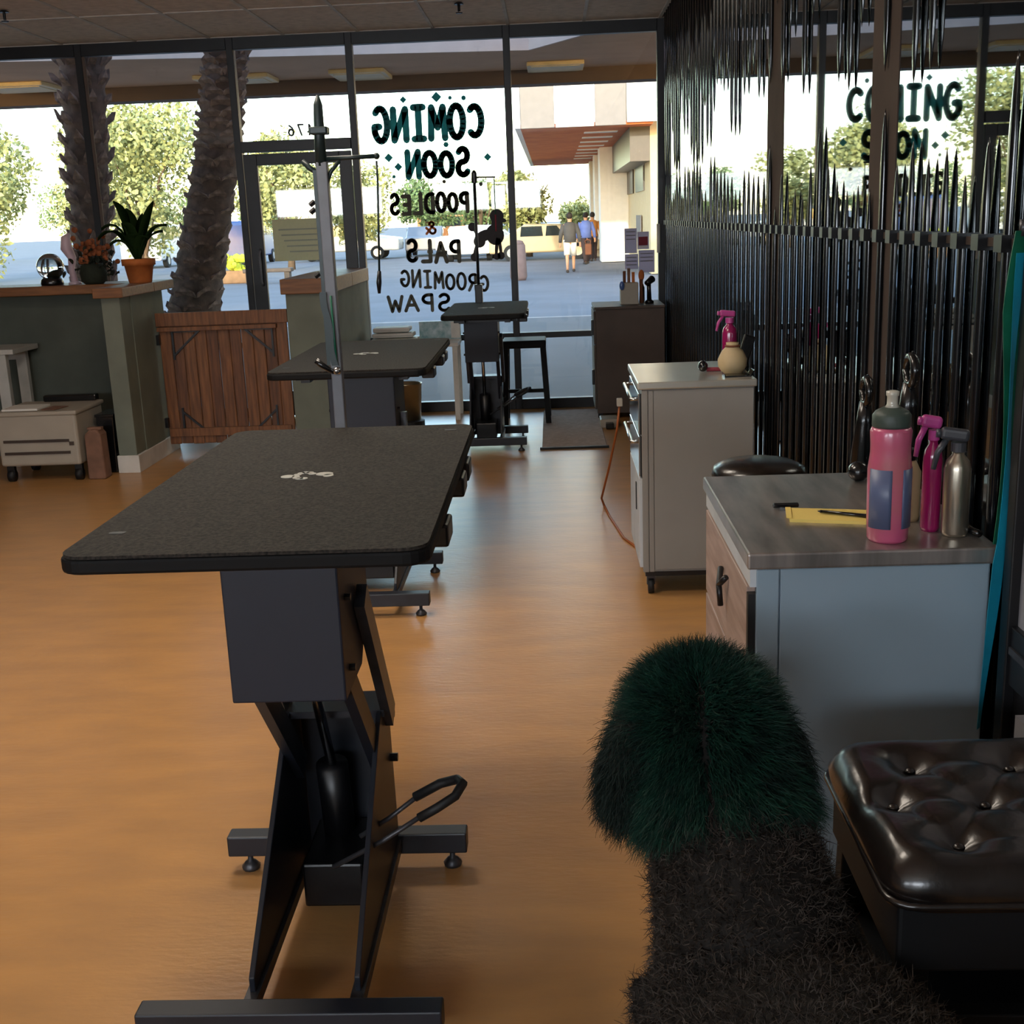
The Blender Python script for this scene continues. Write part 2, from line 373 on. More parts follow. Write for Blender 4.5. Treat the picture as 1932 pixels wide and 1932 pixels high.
def palm(label, path, radii, n_rows, per, stub):
    t = thing('palm_tree', label, 'palm tree', path[-1], None)
    b = B(); P = [Vector(p) for p in path]
    def at(s):
        f = s*(len(P)-1); i = min(int(f), len(P)-2); g = f-i
        return P[i].lerp(P[i+1], g), radii[i]*(1-g)+radii[i+1]*g
    pts, rr = [], []
    for k in range(90):
        p, r = at(k/89); pts.append(p); rr.append(r*(1+.05*math.sin(k*2.1)+random.uniform(-.03, .03)))
    tube(b, pts, rr, 20); obj('trunk', b, m_['palm_bark'], t, True)
    sb = B(); L, W_, T = stub
    vs = [sb.verts.new(v) for v in ((-W_, -.02, -.02), (W_, -.02, -.02), (W_*.85, T, L*.45), (-W_*.85, T, L*.45), (0, T*1.25, L), (-W_*.9, -.02, L*.3), (W_*.9, -.02, L*.3), (0, T*.7, L*.95))]
    for f in ((0, 1, 2, 3), (3, 2, 4), (0, 3, 5), (1, 6, 2), (5, 3, 4, 7), (2, 6, 7, 4), (0, 5, 7, 6, 1)): sb.faces.new([vs[i] for i in f])
    s0 = None
    for k in range(n_rows):
        sv = .02+.94*k/(n_rows-1)
        c, r = at(sv)
        for j in range(per):
            a = 2*PI*(j+.5*(k % 2))/per + random.uniform(-.1, .1)
            if s0 is None:
                s0 = obj('leaf_base', sb, m_['palm_base'], None); s0.parent = t; o = s0; LOC[o.name] = Vector()
            else: o = copy_part(s0, t)
            o.location = c + Vector((math.cos(a), math.sin(a), 0))*r*.97 - LOC[t.name]
            o.rotation_euler = (random.uniform(-.15, .12), 0, a-PI/2)
            q = random.uniform(.8, 1.2); o.scale = (q, random.uniform(.7, 1.3), q)
    return t
palm('rough palm trunk with pointed leaf stubs, behind the left mullion and potted plants', [(-4.22, 11.7, 5.6), (-4.35, 11.7, 3.3), (-4.49, 11.7, 1.2), (-4.56, 11.7, -.02)], [.22, .215, .165, .19], 34, 8, (.15, .048, .055))
palm('leaning ringed palm trunk behind the wooden gate', [(-2.52, 11.7, 5.6), (-2.965, 11.7, 3.26), (-3.14, 11.7, 2.35), (-3.52, 11.7, .87), (-3.7, 11.7, -.02)], [.19, .19, .20, .245, .27], 38, 7, (.075, .095, .028))

# ---------------------------------------------------------------- window painting
def arc(cx, cy, rx, ry, a0, a1, n=14): return [(cx+rx*math.cos(math.radians(a0+(a1-a0)*k/n)), cy+ry*math.sin(math.radians(a0+(a1-a0)*k/n))) for k in range(n+1)]
G = {
 'C': [arc(.55, .5, .42, .46, 50, 310)], 'O': [arc(.5, .5, .42, .48, 0, 360, 20)], 'G': [arc(.52, .5, .42, .48, 48, 330), [(.9, .27), (.9, .45), (.6, .45)]],
 'M': [[(.06, 0), (.14, 1), (.5, .35), (.86, 1), (.94, 0)]], 'I': [[(.5, 0), (.5, 1)], [(.2, 0), (.8, 0)], [(.2, 1), (.8, 1)]], 'N': [[(.12, 0), (.12, 1), (.88, 0), (.88, 1)]],
 'S': [arc(.5, .74, .33, .25, 30, 270, 12) + arc(.5, .25, .36, .25, 90, -150, 12)], 'P': [[(.2, 0), (.2, 1)], [(.2, 1)] + arc(.45, .74, .4, .26, 90, -90, 10) + [(.2, .48)]],
 'D': [[(.15, 0), (.15, 1)], [(.15, 1)] + arc(.4, .5, .5, .5, 90, -90, 12) + [(.15, 0)]], 'L': [[(.2, 1), (.2, 0), (.85, 0)]],
 'E': [[(.85, 1), (.2, 1), (.2, 0), (.85, 0)], [(.2, .52), (.7, .52)]], 'A': [[(.05, 0), (.5, 1), (.95, 0)], [(.25, .38), (.75, .38)]],
 'R': [[(.2, 0), (.2, 1)], [(.2, 1)] + arc(.45, .74, .38, .26, 90, -90, 10) + [(.2, .48)], [(.5, .48), (.9, 0)]], 'W': [[(.0, 1), (.25, 0), (.5, .7), (.75, 0), (1, 1)]],
 '&': [[(.95, 0), (.3, .75)] + arc(.48, .82, .2, .18, 200, -20, 8) + [(.15, .35)] + arc(.4, .25, .26, .25, 170, 350, 8) + [(.95, .5)]],
 '6': [arc(.5, .3, .38, .3, 0, 360, 14), [(.12, .3), (.3, .75), (.75, 1)]], '4': [[(.7, 0), (.7, 1), (.1, .3), (.95, .3)]], '7': [[(.1, 1), (.9, 1), (.4, 0)]],
}
YG = YW-.012
def stroke_mesh(bm, strokes, fx, fz, wd):
    for st in strokes:
        pts = [(fx(u), fz(v)) for u, v in st]
        for (x0, z0), (x1, z1) in zip(pts, pts[1:]):
            d = Vector((x1-x0, 0, z1-z0))
            if d.length < 1e-5: continue
            n = Vector((-d.z, 0, d.x)).normalized()*wd/2; p, q = Vector((x0, YG, z0)), Vector((x1, YG, z1))
            A = [bm.verts.new(v+Vector((0, dy, 0))) for dy in (-.0012, .0012) for v in (p+n, q+n, q-n, p-n)]
            for f in ((0, 1, 2, 3), (7, 6, 5, 4), (0, 4, 5, 1), (1, 5, 6, 2), (2, 6, 7, 3), (3, 7, 4, 0)): bm.faces.new([A[i] for i in f])
        for x, z in pts:
            prism(bm, [(x+wd/2*math.cos(2*PI*k/8), z+wd/2*math.sin(2*PI*k/8)) for k in range(8)], 'y', YG-.0013, YG+.0013)
wl = thing('window_lettering', 'hand-painted COMING SOON lettering on the centre window pane, seen from behind', 'lettering', (-.95, YG, 1.7))
def word(par, txt, xs, xe, zs, ze, h, wd, m, gap=.16, jit=.06):
    """painted to be read from outside, so it runs from xs (right, seen from inside) to xe"""
    n = len(txt); step = (xe-xs)/n
    for i, ch in enumerate(txt):
        if ch == ' ': continue
        a = xs+step*(i+gap/2); wv = step*(1-gap); zb = zs+(ze-zs)*(i+.5)/n + random.uniform(-jit, jit)*h*.5; hh = h*random.uniform(.93, 1.07)
        bm = B(); stroke_mesh(bm, G[ch], lambda u: a+wv*u, lambda v: zb+hh*v, wd); obj('letter', bm, m_[m], par)
word(wl, 'COMING', -.515, -1.44, 2.24, 2.235, .25, .055, 'paint_teal')
word(wl, 'SOON', -.64, -1.185, 1.945, 1.95, .20, .05, 'paint_teal')
word(wl, 'POODLES', -.665, -1.335, 1.66, 1.655, .15, .034, 'paint_grey')
word(wl, '&', -.94, -1.05, 1.49, 1.49, .10, .02, 'canopy_orange')
word(wl, 'PALS', -.745, -1.225, 1.25, 1.28, .16, .034, 'paint_grey')
word(wl, 'GROOMING', -.53, -1.285, 1.0, 1.07, .13, .024, 'paint_grey')
word(wl, 'SPAW', -.85, -1.40, .86, .86, .13, .028, 'paint_grey')
for x, z, r, m in ((-.90, 2.56, .042, 'paint_teal'), (-.79, 2.55, .016, 'paint_teal'), (-.68, 2.545, .02, 'paint_teal'), (-1.17, 2.55, .028, 'paint_teal'), (-.84, 2.19, .022, 'paint_teal'), (-.505, 2.08, .032, 'paint_teal'), (-1.315, 2.105, .036, 'paint_teal'), (-1.24, 2.03, .034, 'paint_teal'), (-1.28, 1.955, .015, 'paint_teal'), (-.87, 1.9, .016, 'paint_grey'), (-.57, 1.87, .016, 'paint_grey')):
    k = 4 if r > .025 else 8
    obj('dot_mark', prism(B(), [(x+r*math.cos(2*PI*i/k), z+r*math.sin(2*PI*i/k)) for i in range(k)], 'y', YG-.0012, YG+.0012), m_[m], wl)
sn = thing('street_number', 'street number 6476 stuck on the glass above the door', 'number', (-1.98, YG, 2.35))
word(sn, '6476', -1.82, -2.14, 2.31, 2.31, .08, .015, 'table_steel', gap=.35, jit=0)
pd = thing('poodle_decal', 'dark painted poodle figure on the centre pane beside the lettering', 'window decal', (-.54, YG, 1.45))
def disc_poly(bm, parts):
    for i, (x, z, rx, rz, a) in enumerate(parts):
        ca, sa = math.cos(a), math.sin(a)
        prism(bm, [(x+rx*math.cos(t)*ca-rz*math.sin(t)*sa, z+rx*math.cos(t)*sa+rz*math.sin(t)*ca) for t in [2*PI*k/18 for k in range(18)]], 'y', YG-.0015-.0002*i, YG+.0015)
    return bm
obj('body', disc_poly(B(), [(-.47, 1.46, .075, .085, .3), (-.56, 1.455, .085, .045, .35), (-.60, 1.41, .05, .05, 0), (-.45, 1.53, .05, .07, 0)]), m_['paint_dark'], pd)
obj('head', disc_poly(B(), [(-.45, 1.61, .058, .056, 0), (-.405, 1.575, .035, .018, -.2), (-.462, 1.56, .035, .06, 0)]), m_['paint_dark'], pd)
obj('leg', disc_poly(B(), [(-.43, 1.36, .014, .08, .1), (-.425, 1.29, .03, .032, 0)]), m_['paint_dark'], pd)
obj('leg', disc_poly(B(), [(-.46, 1.36, .014, .08, -.1), (-.46, 1.285, .03, .028, 0)]), m_['paint_dark'], pd)
obj('leg', disc_poly(B(), [(-.63, 1.36, .014, .075, -.35), (-.645, 1.285, .035, .034, 0)]), m_['paint_dark'], pd)
obj('tail', disc_poly(B(), [(-.63, 1.49, .012, .05, .5), (-.655, 1.53, .036, .036, 0)]), m_['paint_dark'], pd)
sp = thing('door_sign', 'pale paper sign with faint lines taped to the door glass', 'sign', (-2.12, YW-.012, 1.48))
obj('sheet', box(B(), -2.32, -1.90, YW-.014, YW-.01, 1.31, 1.65), m_['sign_paper'], sp)
for k in range(5): obj('text_line', box(B(), -2.27+.02*k, -1.95, YW-.0155, YW-.0145, 1.56-.045*k, 1.572-.045*k), m_['emblem'], sp)
for i, (x0, x1, z0, z1, a) in enumerate(((.60, .70, 1.27, 1.47, 0), (.705, .80, 1.30, 1.44, 1), (.60, .71, 1.14, 1.262, 0), (.715, .845, 1.11, 1.29, 0))):
    f = thing('flyer', ['pale flyer, upper left of the four on the right window pane', 'pale flyer with a red picture on the right window pane', 'pale flyer, lower left of the four on the right window pane', 'pale flyer, lowest at the right edge of the right window pane'][i], 'flyer', ((x0+x1)/2, YW-.01, (z0+z1)/2), 'flyers on the right window pane')
    obj('sheet', box(B(), x0, x1, YW-.012, YW-.009, z0, z1), m_['flyer'], f)
    if a: obj('picture', box(B(), x0+.01, x1-.01, YW-.0135, YW-.0118, z0+.03, z1-.04), m_['flyer_red'], f); obj('caption', box(B(), x0+.01, x1-.01, YW-.0135, YW-.0118, z0+.012, z0+.024), m_['paper'], f)
    else:
        for k in range(3): obj('text_line', box(B(), x0+.012, x1-.012, YW-.0135, YW-.0118, z1-.03-.03*k, z1-.024-.03*k), m_['paint_grey'], f)

# ---------------------------------------------------------------- right wall: mirrors, posts, stakes
XM = .935
def post_at(y0, y1, lab):
    return obj('wall_post', box(B(), XM-.006, XR, y0, y1, 0, CZ), m_['stud_post'], mw, label=lab)
mw = thing('mirror_wall', 'tall smoky mirror panels covering the right wall behind the black stakes', 'mirror', (XM, 6, 0))
cuts = [2.28, 3.36, 3.63, 4.97, 5.33, 6.6, 8.2, 9.98]
for a, b_ in zip(cuts, cuts[1:]):
    if b_-a < .5: post_at(a, b_, None)
    else: obj('mirror_panel', box(B(), XM-.004, XR, a+.004, b_-.004, .02, CZ-.01), m_['mirror'], mw)
st = thing('stake_screen', 'screen of glossy black pointed stakes, standing and hanging, along the right mirror wall', 'partition', (.9, 6, 0))
obj('rail', box(B(), .921, .930, 2.3, 9.98, 1.502, 1.52), m_['stud_post'], st)
def stake_mesh(L, wd):
    bm = B(); d = .009; n = 8; rows = [(0, 1), (L*.45, 1), (L-.16, .97), (L-.07, .7), (L-.02, .35), (L, .06)]
    rings = [[bm.verts.new((d*s*math.cos(2*PI*k/n), wd/2*s*math.sin(2*PI*k/n), z)) for k in range(n)] for z, s in rows]
    for a, b_ in zip(rings, rings[1:]):
        for k in range(n): bm.faces.new((a[k], a[(k+1) % n], b_[(k+1) % n], b_[k]))
    bm.faces.new(rings[0][::-1]); bm.faces.new(rings[-1]); return bm
blk0 = None
Nst = 56
for k in range(Nst):
    y = 2.36+.1355*k
    L = random.choice([1.62, 1.68, 1.75, 1.82, 1.9, 1.72, 1.65])+random.uniform(-.03, .04)
    if k == 1: L = 1.88
    s = obj('stake', stake_mesh(L, .034), m_['stake'], None, True); s.parent = st; s.location = (.9205-.9, y-6, 0)
    LH = random.choice([.75, .9, 1.0, 1.1, 1.2, .85, .65])+random.uniform(-.05, .05)
    h = obj('hanging_stake', stake_mesh(LH, .034), m_['stake'], None, True); h.parent = st
    h.location = (.9205-.9, y+.02-6, CZ); h.rotation_euler = (PI, 0, 0)
    if blk0 is None:
        blk0 = obj('clip', box(B(), -.004, .026, -.022, .022, -.017, .017), m_['black_metal'], None); blk0.parent = st; blk0.location = (.905-.9, y-6, 1.51); LOC[blk0.name] = Vector()
    else: copy_part(blk0, st, (.905-.9, y-6, 1.51))
for i, (y, z) in enumerate(((3.33, 1.09), (2.92, 1.2))):
    t = thing('hanging_clipper', ['black clipper hanging on the mirror wall left of the pink bottle', 'black looped clipper hanging on the mirror wall above the spray bottles'][i], 'clipper', (.87, y, z))
    b = B(); tube(b, [(.865, y+.035*math.cos(a), z+.035*math.sin(a)) for a in [2*PI*k/12 for k in range(13)]], .011, 8); obj('loop', b, m_['black_plastic'], t, True)
    b = B(); tube(b, [(.865, y+.005, z-.03), (.865, y+.01, z-.09), (.865, y+.02, z-.2), (.865, y+.02, z-.26)], [.016, .024, .034, .03], 10); obj('body', b, m_['black_plastic'], t, True)
    obj('hook', bar(B(), (.88, y, z+.03), (.865, y, z+.045), .008, .008), m_['black_metal'], t)
ws = thing('white_strip', 'short white vertical strip at the far end of the mirror wall', 'strip', (.87, 9.98, 1.39))
obj('tube', tube(B(), [(.868, 9.97, 1.27), (.868, 9.97, 1.50)], .014, 10), m_['white_paint'], ws, True)

# near black-framed panel at the right edge
np_ = thing('panel_stand', 'tall black-framed stand with grey panel at the right edge of the photo', 'stand', (.9, 1.7, 0))
for y in (2.24, 1.2): obj('upright', box(B(), .865, .915, y-.02, y+.02, 0, 2.35), m_['black_metal'], np_, bevel=.003)
for z0, z1 in ((2.3, 2.35), (.67, .79), (.2, .5)): obj('rail', box(B(), .872, .91, 1.22, 2.22, z0, z1), m_['black_metal'], np_, bevel=.003)
obj('panel', box(B(), .885, .9, 1.22, 2.22, .79, 2.3), m_['panel_grey'], np_)
obj('lower_panel', box(B(), .885, .9, 1.22, 2.22, .5, .67), m_['black_metal'], np_)
obj('edge_strip', box(B(), .868, .8725, 1.22, 2.215, .735, .75), m_['worn_steel'], np_)
obj('label_plate', box(B(), .868, .886, 2.02, 2.16, .56, .63), m_['panel_grey'], np_)

# hanging straps
sg = thing('hanging_leash', 'long green and teal fabric leash hanging at the right edge beside the counter', 'leash', (.85, 2.26, 1.54))
def sway(z, ph, a=.006): return a*math.sin(z*7+ph)
zs = [1.54-.05*k for k in range(21)]
b = B(); ribbon(b, [(.868-.022*(1.54-z)+sway(z, 0, .009)+(.02 if z > 1.4 else 0)*(z-1.4)/.14, 2.285, z) for z in zs if z > .9], [Vector((.017+.008*math.sin(z*5), .008, 0)) for z in zs if z > .9], (0, .0015, 0)); obj('green_strap', b, m_['strap_green'], sg)
b = B(); ribbon(b, [(.874-.022*(1.54-z)+sway(z, 1.2)-(.0 if z > .92 else .004), 2.278, z) for z in [1.5-.05*k for k in range(20)]], [Vector((.009+.004*math.sin(z*9), .006, 0)) for z in [1.5-.05*k for k in range(20)]], (0, .0015, 0)); obj('teal_strap', b, m_['strap_teal'], sg)
b = B(); tube(b, [(.871, 2.285, 1.56), (.871, 2.285, 1.53)], .008); obj('ring', b, m_['worn_steel'], sg, True)

# ---------------------------------------------------------------- grooming tables
def groom_table(label, x0, x1, y0, y1, zt, fx0, fx1, fy0, fy1, cx0, cx1, by0, bz0, logo=True, grp='hydraulic grooming tables', pedal=True):
    """x0..x1,y0..y1 top; fx,fy feet; cx0,cx1 column sides"""
    cx, cy = (fx0+fx1)/2, (fy0+fy1)/2
    t = thing('grooming_table', label, 'grooming table', (cx, cy, 0), grp)
    obj('tabletop', prism(B(), rrect(x0, x1, y0, y1, .045), 'z', zt-.006, zt), m_['table_rubber'], t)
    obj('edge_band', prism(B(), rrect(x0-.004, x1+.004, y0-.004, y1+.004, .047), 'z', zt-.034, zt-.006), m_['table_edge'], t, bevel=.006)
    if logo:
        lx, ly = (x0+x1)/2-.01, (y0+y1)/2-.0
        b = B()
        def petal(dx, dy, rx, ry, a): prism(b, [(lx+dx+rx*math.cos(q)*math.cos(a)-ry*math.sin(q)*math.sin(a), ly+dy+rx*math.cos(q)*math.sin(a)+ry*math.sin(q)*math.cos(a)) for q in [2*PI*k/14 for k in range(14)]], 'z', zt, zt+.0012)
        petal(-.040, -.006, .016, .016, 0); petal(.040, .012, .020, .018, 0); petal(.052, -.006, .012, .014, 0)
        for k in range(9):
            a = .6+k*.55; petal(-.004+.018*math.cos(a), .032*math.sin(a), .009, .010, 0)
        obj('emblem', b, m_['emblem'], t)
    for px, py in ((x0+.055, y0+.16), (x1-.055, y1-.09)):
        obj('clamp_slot', prism(B(), rrect(px-.016, px+.016, py-.008, py+.008, .006, 3), 'z', zt-.001, zt+.0008), m_['rubber'], t)
    # under-frame
    b = B()
    for xx in (x0+.12, x1-.12): box(b, xx-.02, xx+.02, y0+.22, y1-.12, zt-.075, zt-.034)
    box(b, x0+.06, x1-.06, y0+.3, y0+.36, zt-.075, zt-.034); box(b, x0+.06, x1-.06, y1-.36, y1-.3, zt-.075, zt-.034)
    obj('under_frame', b, m_['table_steel'], t)
    for yy in (y0+.33, y1-.5, y1-.33): obj('side_bracket', box(B(), x1-.045, x1+.012, yy-.05, yy+.05, zt-.08, zt-.034), m_['black_metal'], t, bevel=.006)
    bd = y0+.55 if zt > 1.03 else by0+.3
    obj('column_cover', prism(B(), [(by0, bz0), (by0, zt-.034), (by0+.33, zt-.034), (by0+.33, bz0+.12), (by0+.2, bz0)], 'x', cx0, cx1), m_['cover_steel'], t, bevel=.004)
    for zz in (bz0+.05, bz0+.2):
        for xx, s in ((cx0, -1), (cx1, 1)):
            obj('bolt', tube(B(), [(xx, by0+.06, zz), (xx+s*.012, by0+.06, zz)], .008, 6), m_['black_metal'], t)
    # base rails, side plates, feet bars
    py1 = fy1-.02; zp = .10
    for xx in (cx0+.015, cx1+.0):
        obj('base_rail', box(B(), xx-.014, xx+.014, fy0, fy1, .058, .088), m_['worn_steel'], t, bevel=.002)
        obj('side_plate', prism(B(), [(fy0+.06, .088), (fy0+.06, .12), (fy1-.16, .49), (fy1-.04, .49), (fy1-.01, .088)], 'x', xx-.006, xx+.006), m_['table_steel'], t, bevel=.002)
        for yy, zz in ((fy1-.07, .45), (fy1-.06, .33)):
            obj('bolt', tube(B(), [(xx, yy, zz), (xx+(.024 if xx > cx else -.02), yy, zz)], .011, 6), m_['black_metal'], t)
    obj('back_plate', box(B(), cx0+.022, cx1-.008, fy1-.05, fy1-.04, .1, .47), m_['table_steel'], t)
    obj('top_plate', box(B(), cx0+.02, cx1+.012, fy1-.15, fy1-.03, .475, .492), m_['table_steel'], t)
    for yy in (fy0, fy1):
        fb = obj('foot_bar', box(B(), fx0, fx1, yy-.025, yy+.025, .045, .1), m_['table_steel'], t, bevel=.004)
        for xx in (fx0+.05, fx1-.04):
            obj('levelling_foot', lathe(B(), [(.022, 0), (.024, .008), (.014, .02), (.007, .024), (.007, .05)], xx, yy, 0, 12), m_['worn_steel'], fb, True)
    # lift arms
    for xx in (cx0+.03, cx1-.012):
        bar_l = B(); bar(bar_l, (xx, by0+.08, bz0+.02), (xx, fy1-.12, .34), .022, .06, (0, 1, 1)); obj('lift_arm', bar_l, m_['table_steel'], t)
    for xx in (cx0+.0, cx1+.014):
        bar_u = B(); bar(bar_u, (xx, by0+.16, bz0+.17), (xx, fy1-.08, .45), .022, .06, (0, 1, 1)); obj('lift_arm', bar_u, m_['worn_steel'], t)
    b = B(); xm = (cx0+cx1)/2
    tube(b, [(xm-.005, fy1-.10, .1), (xm-.005, fy1-.15, .36)], .038, 14); obj('hydraulic_cylinder', b, m_['black_metal'], t, True)
    b = B(); tube(b, [(xm-.005, fy1-.15, .36), (xm-.005, by0+.15, bz0+.12)], .012, 10); obj('piston_rod', b, m_['chrome'], t, True)
    obj('pump_box', box(B(), cx0+.05, cx1-.04, fy1-.28, fy1-.06, .06, .17), m_['black_metal'], t, bevel=.006)
    if pedal:
        px, py, pz = cx1, fy0+.35, .24
        b = B()
        tube(b, [(px-.09, py-.02, pz-.03), (px+.03, py-.03, pz+.04), (px+.12, py-.03, pz+.10)], .006)
        tube(b, [(px-.04, py+.06, pz+.0), (px+.03, py+.06, pz+.045), (px+.10, py+.06, pz+.10)], .006)
        pdl = obj('pedal_lever', b, m_['worn_steel'], t, True)
        b = B(); tube(b, [(px+.11, py-.03, pz+.092), (px+.15, py-.03, pz+.115), (px+.19, py-.015, pz+.135), (px+.205, py+.015, pz+.15), (px+.19, py+.045, pz+.145), (px+.15, py+.06, pz+.128), (px+.09, py+.06, pz+.095)], .011); obj('foot_grip', b, m_['rubber'], pdl, True)
    return t
t1 = groom_table('nearest black-topped grooming table with scissor lift base, at the lower left', -.888, -.232, 1.975, 3.235, 1.05, -.868, -.258, 2.03, 2.72, -.667, -.436, 2.2, .672)
t2 = groom_table('middle grooming table, between the near table and the painted window', -1.22, -.548, 4.95, 6.22, 1.0, -1.15, -.55, 4.70, 5.31, -.99, -.70, 5.1, .60)
t3 = groom_table('smallest-looking grooming table, farthest back beside the black stool', -.745, -.195, 7.85, 9.05, .985, -.80, -.215, 8.21, 8.68, -.63, -.395, 8.3, .62)

# grooming arm on the near table
def subpart(name, parent, loc, label=None):
    o = link(bpy.data.objects.new(name, None)); o.parent = parent; o.location = Vector(loc)-LOC[parent.name]; LOC[o.name] = Vector(loc)
    if label: o['label'] = label
    return o
ga = subpart('grooming_arm', t1, (-.607, 3.28, .95), 'tall grey arm post clamped to the table end')
obj('post', box(B(), -.622, -.592, 3.268, 3.298, .93, 1.76), m_['pole_grey'], ga, bevel=.003)
b = B(); tube(b, [(-.610, 3.283, 1.75), (-.6085, 3.283, 1.84), (-.607, 3.283, 1.905), (-.606, 3.283, 1.93)], [.016, .014, .012, .004], 10); obj('inner_post', b, m_['pole_dark'], ga, True)
obj('collar', box(B(), -.632, -.584, 3.26, 3.305, 1.83, 1.85), m_['pole_dark'], ga, bevel=.004)
obj('side_sleeve', box(B(), -.632, -.6225, 3.272, 3.292, 1.22, 1.74), m_['pole_dark'], ga)
obj('clamp', box(B(), -.635, -.58, 3.21, 3.31, .955, 1.012), m_['table_steel'], ga, bevel=.004)
b = B(); tube(b, [(-.66, 3.262, 1.235), (-.645, 3.262, 1.222), (-.612, 3.262, 1.2)], [.009, .009, .006], 8); obj('lock_lever', b, m_['black_plastic'], ga, True)
obj('lock_knob', ell(B(), (-.604, 3.262, 1.205), .012, 10, 7), m_['chrome'], ga, True)
b = B(); tube(b, [(-.595, 3.283, 1.768), (-.46, 3.283, 1.77)], .006, 8); ell(b, (-.46, 3.283, 1.77), .009, 8, 6); obj('cross_arm', b, m_['pole_dark'], ga, True)
b = B(); tube(b, [(-.60, 3.283, 1.70), (-.585, 3.283, 1.735), (-.56, 3.283, 1.762)], .006, 6); tube(b, [(-.615, 3.283, 1.73), (-.64, 3.283, 1.745), (-.66, 3.283, 1.765)], .008, 6); obj('brace', b, m_['pole_dark'], ga, True)
for zz in (1.66, 1.64, 1.47): obj('peg', tube(B(), [(-.635, 3.283, zz), (-.648, 3.283, zz-.01)], .007, 6), m_['black_metal'], ga)
lp = thing('grooming_loop', 'thin dark loop hanging from the near grooming arm, thicker at its end', 'loop', (-.461, 3.283, 1.765))
b = B(); tube(b, [(-.461, 3.283, 1.758), (-.4615, 3.283, 1.70), (-.466, 3.283, 1.60), (-.472, 3.283, 1.47)], .0032, 6); obj('cord', b, m_['pole_dark'], lp, True)
b = B(); tube(b, [(-.472, 3.283, 1.47), (-.475, 3.283, 1.44), (-.476, 3.283, 1.41)], [.005, .0075, .004], 8); obj('clip', b, m_['black_metal'], lp, True)
gs = thing('green_leash', 'dark green leash hanging on the near grooming arm post', 'leash', (-.63, 3.255, 1.42))
b = B(); ribbon(b, [(-.626+.0018*k-.003*math.sin(k), 3.256, 1.42-.02*k) for k in range(11)], Vector((.009, 0, 0)), (0, .0015, 0)); obj('strap', b, m_['pole_dark'], gs)
b = B(); tube(b, [(-.606, 3.258, 1.41), (-.604, 3.258, 1.3), (-.602, 3.258, 1.22)], .003, 6); obj('cord', b, m_['strap_green'], gs, True)
# grooming arm on far table
gb = subpart('grooming_arm', t3, (-.55, 9.0, .985), 'thin dark arm post clamped to the table end')
b = B(); tube(b, [(-.557, 9.0, .95), (-.555, 9.0, 1.9)], .011, 8); obj('post', b, m_['black_metal'], gb, True)
b = B(); tube(b, [(-.555, 9.0, 1.89), (-.40, 9.0, 1.885)], .006, 8); obj('cross_arm', b, m_['black_metal'], gb, True)
obj('clamp', box(B(), -.585, -.53, 8.97, 9.05, .94, 1.12), m_['black_metal'], gb, bevel=.006)
obj('collar', lathe(B(), [(.02, 1.85), (.022, 1.88), (.02, 1.92), (.008, 1.94)], -.555, 9.0, 0, 10), m_['black_metal'], gb)
lp = thing('grooming_loop', 'thin loop hanging from the far grooming arm in front of the painted poodle', 'loop', (-.41, 9.0, 1.88))
b = B(); tube(b, [(-.41, 9.0, 1.885), (-.41, 9.0, 1.62)], .004, 6); obj('cord', b, m_['strap_green'], lp, True)
b = B(); tube(b, [(-.41, 9.0, 1.62), (-.41, 9.0, 1.5)], .006, 6); obj('clip', b, m_['flyer_red'], lp, True)

# ---------------------------------------------------------------- right-hand cabinets
c1 = thing('counter_cabinet', 'pale blue-grey drawer cabinet with brushed steel top, right foreground', 'cabinet', (.63, 2.69, 0))
obj('steel_top', box(B(), .378, .882, 2.325, 3.06, .885, .92), m_['steel_top'], c1, bevel=.005)
obj('carcass', box(B(), .402, .872, 2.347, 3.04, .06, .885), m_['counter_blue'], c1)
obj('side_panel', box(B(), .447, .868, 2.338, 2.347, .06, .882), m_['counter_blue'], c1, bevel=.002)
obj('stile', box(B(), .398, .444, 2.336, 2.347, .06, .882), m_['counter_blue'], c1, bevel=.002)
obj('front_rail', box(B(), .385, .402, 2.338, 3.045, .845, .885), m_['counter_frame'], c1)
for z0, z1 in ((.62, .838), (.40, .612)):
    d = obj('drawer', box(B(), .383, .401, 2.365, 3.03, z0, z1), m_['drawer_wood'], c1, bevel=.002)
    zc = (z0+z1)/2+.02; b = B(); tube(b, [(.376, 2.62, zc+.03), (.366, 2.66, zc), (.376, 2.70, zc+.03)], .007); tube(b, [(.366, 2.66, zc), (.37, 2.66, zc-.05)], .007); obj('pull', b, m_['black_metal'], d, True)
    obj('edge_recess', box(B(), .3825, .400, 2.344, 2.364, z0+.02, z1-.01), m_['rubber'], d)
d = obj('door', box(B(), .383, .401, 2.365, 3.03, .08, .392), m_['drawer_wood'], c1, bevel=.002)
obj('cross_slat', bar(B(), (.379, 2.38, .1), (.379, 3.0, .37), .01, .03), m_['drawer_wood'], d)
obj('plinth', box(B(), .42, .86, 2.37, 3.02, 0, .06), m_['rubber'], c1)

